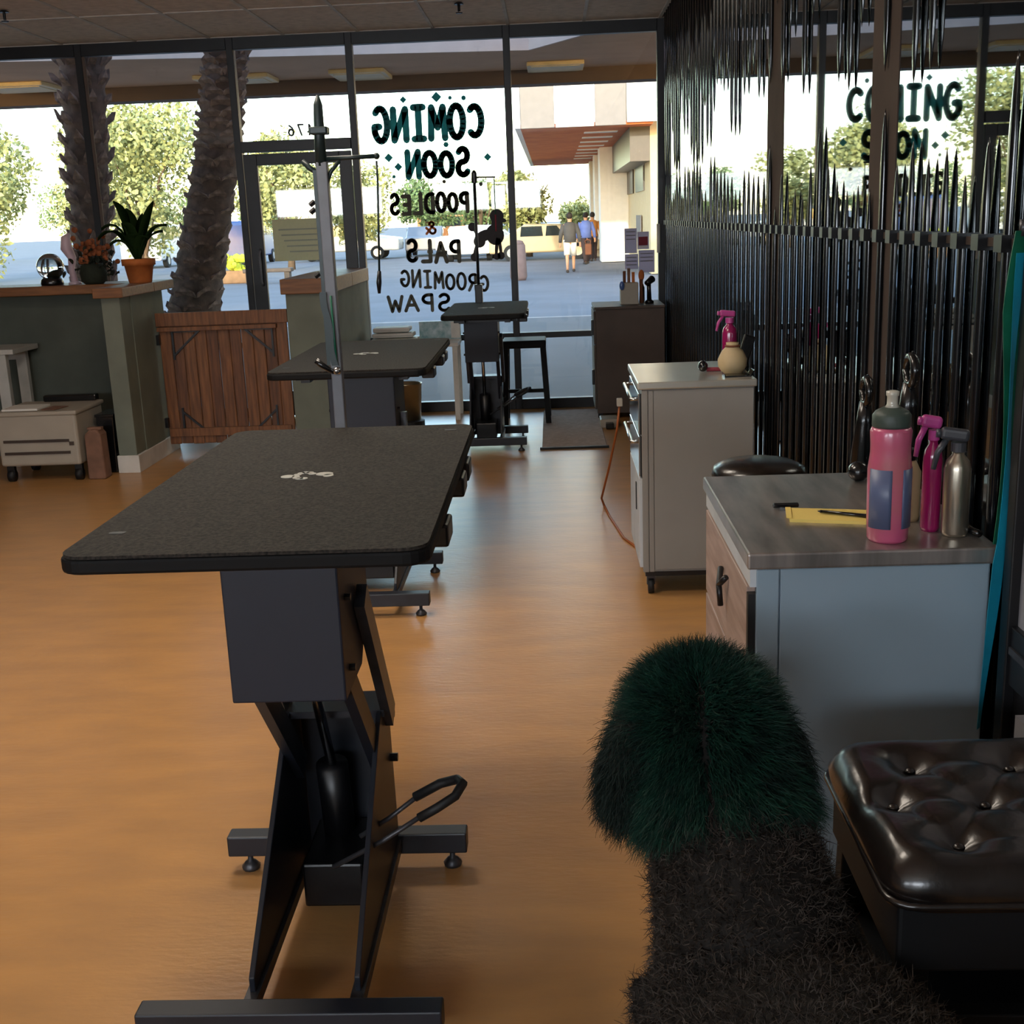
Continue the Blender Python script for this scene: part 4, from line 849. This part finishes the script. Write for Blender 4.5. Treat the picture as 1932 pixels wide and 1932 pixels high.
q = thing('paper_stack', 'white papers lying on the lid of the beige cart', 'papers', (-3.55, 7.75, .475)); obj('sheets', box(B(), -3.66, -3.42, 7.65, 7.86, .478, .49), m_['paper'], q); b = B(); prism(b, [(-3.40, 7.66), (-3.30, 7.64), (-3.27, 7.8), (-3.38, 7.82)], 'z', .478, .482); obj('loose_sheet', b, m_['kraft'], q)
tb = thing('white_side_table', 'white side table cut off by the left edge, behind the beige cart', 'table', (-4.1, 8.37, 0))
obj('tabletop', box(B(), -4.5, -3.765, 8.16, 8.58, .80, .835), m_['white_plastic'], tb, bevel=.004)
for xx in (-4.46, -3.86):
    for yy in (8.2, 8.52): obj('leg', box(B(), xx-.045, xx+.03, yy-.025, yy+.025, .0, .80), m_['white_plastic'], tb, bevel=.004)
obj('apron', box(B(), -4.42, -3.9, 8.5, 8.52, .73, .80), m_['white_plastic'], tb)
bb = thing('black_bin', 'black bin standing beside the end of the reception counter', 'bin', (-3.05, 7.95, 0)); obj('shell', prism(B(), [(-3.115, 0), (-3.015, 0), (-3.005, .40), (-3.125, .40)], 'y', 7.87, 8.1), m_['black_plastic'], bb, bevel=.008); obj('rim', box(B(), -3.13, -3.0, 7.86, 8.11, .385, .405), m_['black_plastic'], bb, bevel=.004)
kr = thing('kraft_roll', 'brown paper bag standing between the beige cart and the black bin', 'paper bag', (-3.08, 7.72, 0)); obj('body', prism(B(), [(-3.14, 0), (-3.02, 0), (-3.025, .30), (-3.05, .335), (-3.1, .335), (-3.135, .30)], 'y', 7.66, 7.78), m_['kraft'], kr, bevel=.012, segs=3); obj('fold', box(B(), -3.125, -3.03, 7.70, 7.74, .33, .345), m_['kraft'], kr)

# ---------------------------------------------------------------- outside: far building, trees, vehicles, people
fb_ = thing('shop_building', 'far shop wing with an orange canopy and striped fascia, seen through the right pane', 'building', (2.8, 45, 0))
obj('wall', box(B(), 2.75, 14, 34, 62, -.1, 7), m_['stucco_cream'], fb_)
for k in range(5): obj('shop_window', box(B(), 2.70, 2.76, 36.0+4.6*k, 39.4+4.6*k, 2.2, 3.75), m_['shop_dark'], fb_)
obj('window_sign', box(B(), 2.69, 2.71, 37, 39, .8, 1.5), m_['stucco_grey'], fb_)
obj('canopy_underside', box(B(), -.75, 2.75, 33, 57.5, 3.85, 3.95), m_['canopy_orange'], fb_)
for k, (xa, xb, m) in enumerate(((-.75, .17, 'stucco_grey'), (.17, 1.21, 'stucco_white'), (1.21, 2.05, 'stucco_grey'), (2.05, 3.4, 'stucco_white'), (3.4, 4.4, 'stucco_grey'))):
    obj('fascia_panel', box(B(), xa+.012, xb-.012, 32.85, 33.0, 3.84 if k < 3 else 3.9, 7.6), m_[m], fb_, bevel=.01)
obj('fascia_side', box(B(), -.9, -.75, 32.85, 57.6, 3.85, 7.6), m_['stucco_white'], fb_)
for k in range(8): obj('light_slit', box(B(), 1.0, 1.95-.03*k, 35.2+2.3*k, 35.75+2.3*k, 3.835, 3.86), m_['stucco_white'], fb_)
for k in range(3): obj('column', box(B(), 1.75, 2.75, 43.5+5.5*k, 45+5.5*k, -.1, 3.85), m_['stucco_white'], fb_, bevel=.02)
obj('header', box(B(), 2.2, 2.75, 34, 57, 2.95, 3.85), m_['shop_dark'], fb_)
obj('far_block', box(B(), 9, 60, 62, 90, -.1, 6), m_['stucco_white'], fb_)

_leaf = None
def tree(label, x, y, r, zb, zt, nl, mname, seed, name='tree'):
    rg = np.random.default_rng(seed); t = thing(name, label, 'tree', (x, y, -.12))
    zc = (zb+zt)/2
    b = B(); tube(b, [(x, y, -.12), (x+.05, y, zb*.6), (x-.05, y, zc)], [.16, .12, .07], 8)
    for k in range(5):
        a = k*1.3+seed; tube(b, [(x, y, zb*.7), (x+r*.35*math.cos(a), y+r*.35*math.sin(a), zc-.1), (x+r*.6*math.cos(a), y+r*.6*math.sin(a), zc+.3*(zt-zc))], [.06, .04, .02], 6)
    obj('trunk', b, m_['tree_bark'], t, True)
    # crown: clusters of small leaf blades filling several lobes
    nb = 16; cen = rg.normal(size=(nb, 3)); cen /= np.linalg.norm(cen, axis=1)[:, None]; cen *= rg.uniform(.45, .85, (nb, 1))
    cen = cen*np.array([r, r, (zt-zb)/2]) + np.array([x, y, zc]); lr = rg.uniform(.28, .45, nb)*min(r, (zt-zb)/2)*1.25
    i = rg.integers(0, nb, nl); d = rg.normal(size=(nl, 3)); d /= np.linalg.norm(d, axis=1)[:, None]
    c = cen[i] + d*(lr[i]*rg.uniform(.35, 1.05, nl)**.5)[:, None]
    u = rg.normal(size=(nl, 3)); u /= np.linalg.norm(u, axis=1)[:, None]; v = np.cross(u, d); v /= np.linalg.norm(v, axis=1)[:, None]
    s = rg.uniform(.07, .15, (nl, 1)); 
    V = np.stack([c-u*s, c+v*s*.55, c+u*s, c-v*s*.55], 1).reshape(-1, 3) - np.array(t.location)
    me = bpy.data.meshes.new('foliage'); me.from_pydata(V.tolist(), [], np.arange(nl*4).reshape(-1, 4).tolist()); me.materials.append(m_[mname])
    o = link(bpy.data.objects.new('foliage', me)); o.parent = t; o['kind'] = 'stuff'
    return t
tree('large yellow-green tree outside at the far left edge', -22.4, 45, 3.5, .5, 6.6, 11000, 'tree_leaf', 1)
tree('large yellow-green tree between the two palm trunks', -15.6, 46, 3.1, .6, 6.5, 10000, 'tree_leaf', 2)
tree('yellow-green tree seen through the door glass', -10.4, 48, 2.0, 1.0, 5.2, 6000, 'tree_leaf', 3)
tree('small yellow-green tree just right of the door', -8.2, 52.3, 1.5, .9, 3.9, 3500, 'tree_leaf', 4)
tree('darker tree behind the painted word POODLES', -6.5, 64.5, 1.6, 1.2, 4.2, 3500, 'tree_leaf_dark', 5)
tree('small tree behind the painted poodle', -3.6, 62.5, 1.5, .8, 3.4, 3000, 'tree_leaf_dark', 6)
tree('round yellow-green tree in the right pane beside the far building', -1.0, 53, 1.6, .9, 3.95, 5000, 'tree_leaf', 7)
tree('pale small tree behind the two walkers', 1.35, 66, 1.2, .6, 2.4, 1800, 'tree_leaf', 8)
for i in range(5): tree('distant grey-green tree in the row beyond the parked cars, number %s from the left' % ['one', 'two', 'three', 'four', 'five'][i], [-40, -33, -24.5, -20, -6][i], 84, [3.5, 3, 2.6, 2.2, 2.4][i], .8, [6, 5, 4.2, 3.6, 3.2][i], 2500, 'tree_leaf_dark', 20+i)
sh = thing('potted_shrub', 'yellow-green shrub in a brown planter outside, left of the door frame', 'shrub', (-10.0, 38, -.12))
obj('planter', box(B(), -10.45, -9.6, 37.7, 38.4, -.12, .28), m_['planter'], sh, bevel=.03)
b = B()
for k in range(40): ell(b, (-10.03+random.gauss(0, .2), 38+random.gauss(0, .15), .5+random.gauss(0, .13)), random.uniform(.07, .16), 6, 4)
obj('foliage', b, m_['shrub_yellow'], sh, kind='stuff')
bn2 = thing('dark_bench', 'long dark bench outside seen through the door glass', 'bench', (-8.9, 37, -.12)); obj('seat', box(B(), -9.5, -8.0, 36.8, 37.2, .22, .34), m_['cab_brown'], bn2, bevel=.02)
for xx in (-9.35, -8.15): obj('leg', box(B(), xx-.08, xx+.08, 36.85, 37.15, -.12, .22), m_['cab_brown'], bn2)
tb_ = thing('trash_bin', 'mauve-brown tapered trash bin outside just right of the centre mullion', 'bin', (-.95, 33.5, -.12)); obj('shell', lathe(B(), [(.2, 0), (.24, .1), (.21, .95), (.17, 1.0)], -.95, 33.5, -.12, 18), m_['bin_mauve'], tb_, True); obj('lid', lathe(B(), [(.19, .97), (.15, 1.06), (.05, 1.09)], -.95, 33.5, -.12, 16), m_['bin_mauve'], tb_, True)

def car(label, x, y, rot, paint, kind='sedan', name='car'):
    t = thing(name, label, 'car' if kind != 'van' else 'van', (x, y, -.12))
    if kind == 'van': L, Wd, H, prof = 4.9, 1.9, 2.0, [(-2.45, .35), (2.45, .35), (2.45, .95), (1.75, 1.1), (1.15, 1.95), (-2.4, 2.0), (-2.45, 1.8)]
    elif kind == 'pickup': L, Wd, H, prof = 5.2, 1.9, 1.7, [(-2.6, .4), (2.6, .4), (2.6, .95), (1.5, 1.1), (.9, 1.7), (-.5, 1.72), (-.75, 1.05), (-2.6, 1.05)]
    else: L, Wd, H, prof = 4.4, 1.75, 1.42, [(-2.2, .3), (2.2, .3), (2.2, .72), (1.3, .88), (.65, 1.38), (-.75, 1.42), (-1.5, .98), (-2.2, .92)]
    obj('body', prism(B(), [(x+a, c-.12) for a, c in prof], 'y', y-Wd/2, y+Wd/2), m_[paint], t, bevel=.08, segs=3)
    z0, z1 = H*.66-.12, H*.93-.12
    for s in (-1, 1):
        yy = y+s*(Wd/2+.003)
        if kind == 'van': segs = [(.35, 1.3), (-1.0, .2), (-2.2, -1.15)]
        elif kind == 'pickup': segs = [(.3, 1.05), (-.5, .2)]
        else: segs = [(.05, .8), (-.95, -.05)]
        for a0, a1 in segs: obj('side_window', prism(B(), [(x+a0, z0), (x+a1, z0), (x+(a1-.3 if a1 > .7 else a1-.04), z1), (x+a0+.05, z1)], 'y', yy-.012, yy+.012), m_['car_glass'], t)
        for wx in (-L*.3, L*.3):
            wh = obj('wheel', tube(B(), [(x+wx, y+s*(Wd/2-.18), .32-.12), (x+wx, y+s*(Wd/2+.03), .32-.12)], .32, 16), m_['tyre'], t)
            obj('hubcap', tube(B(), [(x+wx, y+s*(Wd/2+.03), .32-.12), (x+wx, y+s*(Wd/2+.04), .32-.12)], .18, 12), m_['chrome'], wh)
    fx = prof[-1][0]
    obj('windshield', prism(B(), [(x+prof[3][0]-.05, prof[3][1]-.10), (x+prof[3][0]-.02, prof[3][1]-.10), (x+prof[4][0]+.02, prof[4][1]-.17), (x+prof[4][0]-.02, prof[4][1]-.17)], 'y', y-Wd*.42, y+Wd*.42), m_['car_glass'], t)
    for s in (-1, 1): obj('headlight', box(B(), x+L/2-.02, x+L/2+.02, y+s*Wd*.36-.15, y+s*Wd*.36+.15, .5, .62), m_['white_plastic'], t)
    if rot: t.rotation_euler = (0, 0, rot)
    return t
car('white van parked outside between the palm trunks', -19.0, 58, PI/2, 'car_white', 'van', 'white_van')
car('blue van parked outside seen left of the door sign', -14.7, 58, PI/2, 'car_blue', 'van', 'blue_van')
car('pale pickup parked outside just right of the door', -9.8, 58, 0, 'car_white', 'pickup', 'white_pickup')
car('grey car parked outside at the left side of the painted pane', -6.2, 60.5, PI/2, 'car_grey')
car('orange van parked outside behind the painted lettering', -5.6, 74, 0, 'car_orange', 'van', 'orange_van')
car('white car parked outside below the orange van', -3.2, 57.0, 0, 'car_white')
car('beige car parked outside in the right pane left of the walkers', -.3, 49.0, 0, 'car_beige')
car('white car parked outside behind the beige car', -3.4, 51.5, PI/2, 'car_white')
car('white car at the far left edge of the photo', -33.5, 64, PI/2, 'car_white')

def person(label, x, y, face, top, legs_m, bag=None, shorts=True, hairm='hair_dark', name='person'):
    t = thing(name, label, 'person', (x, y, -.12))
    me = bpy.data.meshes.new('body_skeleton')
    P = {'pel': (0, 0, .95), 'wst': (0, 0, 1.1), 'cst': (0, 0, 1.32), 'nck': (0, 0, 1.5), 'hd': (0, .01, 1.58), 'hd2': (0, .01, 1.68), 'top': (0, .0, 1.75)}
    R_ = {'pel': .13, 'wst': .12, 'cst': .14, 'nck': .055, 'hd': .085, 'hd2': .09, 'top': .06}
    E_ = [('pel', 'wst'), ('wst', 'cst'), ('cst', 'nck'), ('nck', 'hd'), ('hd', 'hd2'), ('hd2', 'top')]
    for s, n in ((-1, 'l'), (1, 'r')):
        st_ = .16*s
        P.update({n+'sh': (.18*s, 0, 1.42), n+'el': (.27*s, -.06*s-.02, 1.14), n+'wr': (.30*s, .1*-s+.02, .90), n+'ha': (.305*s, .1*-s+.03, .81)})
        R_.update({n+'sh': .06, n+'el': .045, n+'wr': .032, n+'ha': .035})
        P.update({n+'hp': (.09*s, 0, .9), n+'kn': (.10*s, st_*.8+.04, .5), n+'an': (.10*s, st_*1.5-(.08 if s < 0 else 0), .09), n+'to': (.11*s, st_*1.5+.16, .04)})
        R_.update({n+'hp': .095, n+'kn': .06, n+'an': .042, n+'to': .035})
        E_ += [('cst', n+'sh'), (n+'sh', n+'el'), (n+'el', n+'wr'), (n+'wr', n+'ha'), ('pel', n+'hp'), (n+'hp', n+'kn'), (n+'kn', n+'an'), (n+'an', n+'to')]
        for q in range(5):
            fn = n+'f%d' % q; P[fn] = (.305*s+(q-2)*.016, .1*-s+.035, .74 if q < 4 else .77); R_[fn] = .009; E_.append((n+'ha', fn))
    K = list(P); me.from_pydata([P[k] for k in K], [(K.index(a), K.index(b_)) for a, b_ in E_], [])
    tmp = link(bpy.data.objects.new('body_skeleton', me)); sk = tmp.modifiers.new('skin', 'SKIN'); 
    for k, v in zip(K, me.skin_vertices[0].data): v.radius = (R_[k], R_[k]*(.75 if k in ('pel', 'wst', 'cst') else 1))
    me.skin_vertices[0].data[0].use_root = True
    ss = tmp.modifiers.new('sub', 'SUBSURF'); ss.levels = 1; ss.render_levels = 1
    dg = bpy.context.evaluated_depsgraph_get(); body = bpy.data.meshes.new_from_object(tmp.evaluated_get(dg)); bpy.data.objects.remove(tmp)
    body.name = 'body'; body.materials.clear(); body.materials.append(m_['skin']); body.shade_smooth()
    o = link(bpy.data.objects.new('body', body)); o.parent = t
    X0, Y0, Z0 = x, y, -.12
    def W3(p): return (p[0]+X0, p[1]+Y0, p[2]+Z0)
    b = B(); tube(b, [W3((0, 0, .90)), W3((0, 0, 1.1)), W3((0, 0, 1.35)), W3((0, 0, 1.46)), W3((0, 0, 1.5))], [.20, .185, .21, .16, .07], 14)
    for s, n in ((-1, 'l'), (1, 'r')): tube(b, [W3(P[n+'sh']), W3(P[n+'el']), W3(P[n+'wr'])], [.085, .065, .05], 10)
    obj('jacket', b, m_[top], t, True)
    for s, n in ((-1, 'l'), (1, 'r')):
        hp, kn, an = Vector(P[n+'hp']), Vector(P[n+'kn']), Vector(P[n+'an']); end = hp.lerp(kn, .95) if shorts else an
        b = B(); tube(b, [W3(hp+Vector((0, 0, .06))), W3(hp.lerp(kn, .5)), W3(end)] if shorts else [W3(hp+Vector((0, 0, .06))), W3(kn), W3(an)], [.12, .1, .095] if shorts else [.12, .085, .07], 10); obj('trouser_leg', b, m_[legs_m], t, True)
        b = B(); tube(b, [W3((P[n+'an'][0], P[n+'an'][1]-.06, .045)), W3((P[n+'to'][0], P[n+'to'][1]+.02, .035))], [.05, .04], 8); obj('shoe', b, m_['shoe'], t, True)
    b = B(); ell(b, W3((0, -.015, 1.68)), (.098, .105, .105)); obj('hair', b, m_[hairm], t, True)
    t.rotation_euler = (0, 0, face); return t
person('walker outside in a grey jacket and white shorts, seen from behind', .55, 37.2, 0, 'jacket_grey', 'shorts_white')
person('farther walker outside in blue top and dark trousers', 1.2, 43, .2, 'shirt_blue', 'trouser_dark', shorts=False)
person('farthest walker outside in orange top beside the white column', 1.52, 45.5, .1, 'shirt_orange', 'trouser_dark', shorts=False)
hb = thing('shoulder_bag', 'brown bag carried at the hip of the walker in grey', 'bag', (1.1, 37.15, .38)); obj('pouch', box(B(), 1.0, 1.2, 37.05, 37.3, .38, .72), m_['bag_brown'], hb, bevel=.04, segs=3); b = B(); tube(b, [(1.04, 37.18, .7), (1.0, 37.18, .80), (1.1, 37.18, .84), (1.18, 37.18, .80), (1.16, 37.18, .7)], .015, 6); obj('handle', b, m_['bag_brown'], hb, True)

# ---------------------------------------------------------------- the poodle
def evalmesh(o):
    dg = bpy.context.evaluated_depsgraph_get(); return bpy.data.meshes.new_from_object(o.evaluated_get(dg))
def smooth_union(name, bm, voxel, it):
    me = bpy.data.meshes.new(name); bm.to_mesh(me); bm.free(); tmp = link(bpy.data.objects.new('tmp', me))
    rm = tmp.modifiers.new('r', 'REMESH'); rm.mode = 'VOXEL'; rm.voxel_size = voxel
    s = tmp.modifiers.new('s', 'SMOOTH'); s.factor = .5; s.iterations = it
    out = evalmesh(tmp); out.name = name; bpy.data.objects.remove(tmp); out.shade_smooth(); return out
DOG = Vector((.29, 1.45, 0))
dog = thing('poodle_dog', 'black standard poodle with green-dyed topknot seen from behind, lower right', 'dog', DOG)
b = B()
tube(b, [(.245, 1.74, .42), (.255, 1.66, .43), (.285, 1.55, .41), (.335, 1.40, .405), (.395, 1.2, .41), (.43, 1.02, .43), (.44, .92, .43)], [.06, .14, .17, .20, .20, .16, .08], 18)  # trunk
tube(b, [(.275, 1.58, .50), (.262, 1.68, .60), (.24, 1.77, .68), (.222, 1.82, .77)], [.15, .135, .115, .09], 14)       # neck
ell(b, (.222, 1.83, .775), (.105, .115, .10)); tube(b, [(.215, 1.92, .765), (.205, 2.03, .74), (.20, 2.075, .735)], [.055, .038, .03], 12)   # skull, muzzle
for s in (-1, 1):
    c = .27+.10*s; tube(b, [(c, 1.62, .42), (c+.01*s, 1.60, .26), (c, 1.62, .14), (c, 1.62, .04), (c, 1.67, .022)], [.085, .055, .05, .045, .04], 10)       # front legs
    c = .425+.09*s; tube(b, [(c, 1.05, .42), (c+.01*s, 1.10, .28), (c, .98, .15), (c, 1.0, .04), (c, 1.05, .022)], [.11, .075, .05, .045, .04], 10)          # hind legs: stifle forward, hock back
body = smooth_union('body', b, .012, 5); body.transform(Matrix.Translation(-DOG)); body.materials.append(m_['black_fur'])
bo = link(bpy.data.objects.new('body', body)); bo.parent = dog
ear_meshes = []
for s in (-1, 1):
    b = B(); ex = .222+.105*s
    lo = .645 if s < 0 else .68; tube(b, [(ex, 1.80, .80), (ex+.012*s, 1.785, .73), (ex+.014*s, 1.775, .68), (ex+.0*s, 1.77, lo)], [.035, .048, .048, .03], 12)
    me = smooth_union('ear', b, .01, 3); me.transform(Matrix.Translation(-DOG)); me.materials.append(m_['black_fur']); o = link(bpy.data.objects.new('ear', me)); o.parent = dog; ear_meshes.append(me)
    obj('eye', ell(B(), (.222+.045*s, 1.925, .795), .012, 10, 8), m_['black_nose'], dog, True)
obj('nose', ell(B(), (.199, 2.10, .742), (.018, .014, .014), 10, 8), m_['black_nose'], dog, True)
b = B(); tube(b, [(.44, .93, .52), (.45, .90, .62), (.45, .88, .70)], .018, 8); ell(b, (.45, .875, .74), .06); obj('tail', b, m_['black_fur'], dog, True)

def fur(name, me, n, length, width, m, keep, direct, segs=3, curl=0., seed=1):
    rg = np.random.default_rng(seed); me.calc_loop_triangles()
    co_ = np.empty(len(me.vertices)*3); me.vertices.foreach_get('co', co_); co_ = co_.reshape(-1, 3)
    tri = np.empty(len(me.loop_triangles)*3, int); me.loop_triangles.foreach_get('vertices', tri); tri = tri.reshape(-1, 3)
    A, Bq, Cq = co_[tri[:, 0]], co_[tri[:, 1]], co_[tri[:, 2]]; nr = np.cross(Bq-A, Cq-A); ar = np.linalg.norm(nr, axis=1); nr /= ar[:, None]+1e-12
    wgt = ar*keep((A+Bq+Cq)/3 + np.array(DOG)); wgt /= wgt.sum()
    t_ = rg.choice(len(tri), n, p=wgt); r1, r2 = rg.random(n)**.5, rg.random(n)
    p = (1-r1)[:, None]*A[t_] + (r1*(1-r2))[:, None]*Bq[t_] + (r1*r2)[:, None]*Cq[t_]; nn = nr[t_]
    d0, d1 = direct(p+np.array(DOG), nn, rg); L = length(p+np.array(DOG), rg)[:, None]
    s = rg.normal(size=(n, 3)); s -= (s*d0).sum(1)[:, None]*d0; s /= np.linalg.norm(s, axis=1)[:, None]
    side2 = np.cross(d0, s); rows = []
    ph = rg.uniform(0, 6.28, n)[:, None]
    for k in range(segs+1):
        f = k/segs; c = p - nn*.004 + L*(d0*f + d1*f*f)
        if curl: c = c + curl*f*(s*np.cos(ph+f*7) + side2*np.sin(ph+f*7))
        w_ = width*(1-f*.85); rows.append(np.stack([c-s*w_, c+s*w_], 1))
    V = np.stack(rows, 1).reshape(n, -1, 3); m2 = 2*(segs+1)
    F = np.concatenate([np.stack([np.arange(n)*m2+2*k, np.arange(n)*m2+2*k+1, np.arange(n)*m2+2*k+3, np.arange(n)*m2+2*k+2], 1) for k in range(segs)])
    me2 = bpy.data.meshes.new(name); me2.vertices.add(n*m2); me2.vertices.foreach_set('co', V.reshape(-1))
    me2.loops.add(len(F)*4); me2.loops.foreach_set('vertex_index', F.reshape(-1).astype(np.int32)); me2.polygons.add(len(F)); me2.polygons.foreach_set('loop_start', np.arange(len(F), dtype=np.int32)*4); me2.update(calc_edges=True); me2.validate()
    me2.materials.append(m_[m]); o = link(bpy.data.objects.new(name, me2)); o.parent = dog; o['kind'] = 'stuff'; return o
HC = np.array([.222, 1.82, .775])
def head_keep(q): return ((q[:, 2] > .66) & (np.linalg.norm(q-HC, axis=1) < .19) & (q[:, 1] < 1.93)).astype(float)
def unit(v): return v/np.linalg.norm(v, axis=1)[:, None]
def head_dir(q, n, rg):
    sx = q[:, :1]-.215; base = unit(q-HC)
    part = np.exp(-(sx/.018)**2)*np.sign(sx)*.35*(q[:, 1:2] < 1.80)
    d = base + np.concatenate([part, np.zeros_like(sx), np.full_like(sx, .16)], 1) + rg.normal(size=n.shape)*.20
    return unit(d), np.concatenate([sx*.6, np.zeros_like(sx)-.05, np.full_like(sx, -.22)], 1)
fur('topknot_hair', body, 26000, lambda q, rg: rg.uniform(.042, .068, len(q))*(1+.15*np.clip((q[:, 2]-.8)/.1, 0, 1)), .0011, 'green_fur', head_keep, head_dir, 4, .004, 3)
def ear_dir(q, n, rg): return unit(n*.6+np.array([0, 0, -.8])+rg.normal(size=n.shape)*.25), np.zeros_like(n)+np.array([0, 0, -.3])
for k, me in enumerate(ear_meshes): fur('ear_hair', me, 7000, lambda q, rg: rg.uniform(.025, .05, len(q)), .0011, 'ear_fur', lambda q: np.ones(len(q)), ear_dir, 3, .005, 5+k)
def body_keep(q): return (1-.75*head_keep(q))*(q[:, 1] < 1.93)*np.where(q[:, 2] < .3, .3, 1.)
def body_dir(q, n, rg): return unit(n+rg.normal(size=n.shape)*.55), rg.normal(size=n.shape)*.5
fur('wool_coat', body, 60000, lambda q, rg: rg.uniform(.010, .018, len(q)), .0016, 'wool', body_keep, body_dir, 3, .007, 9)
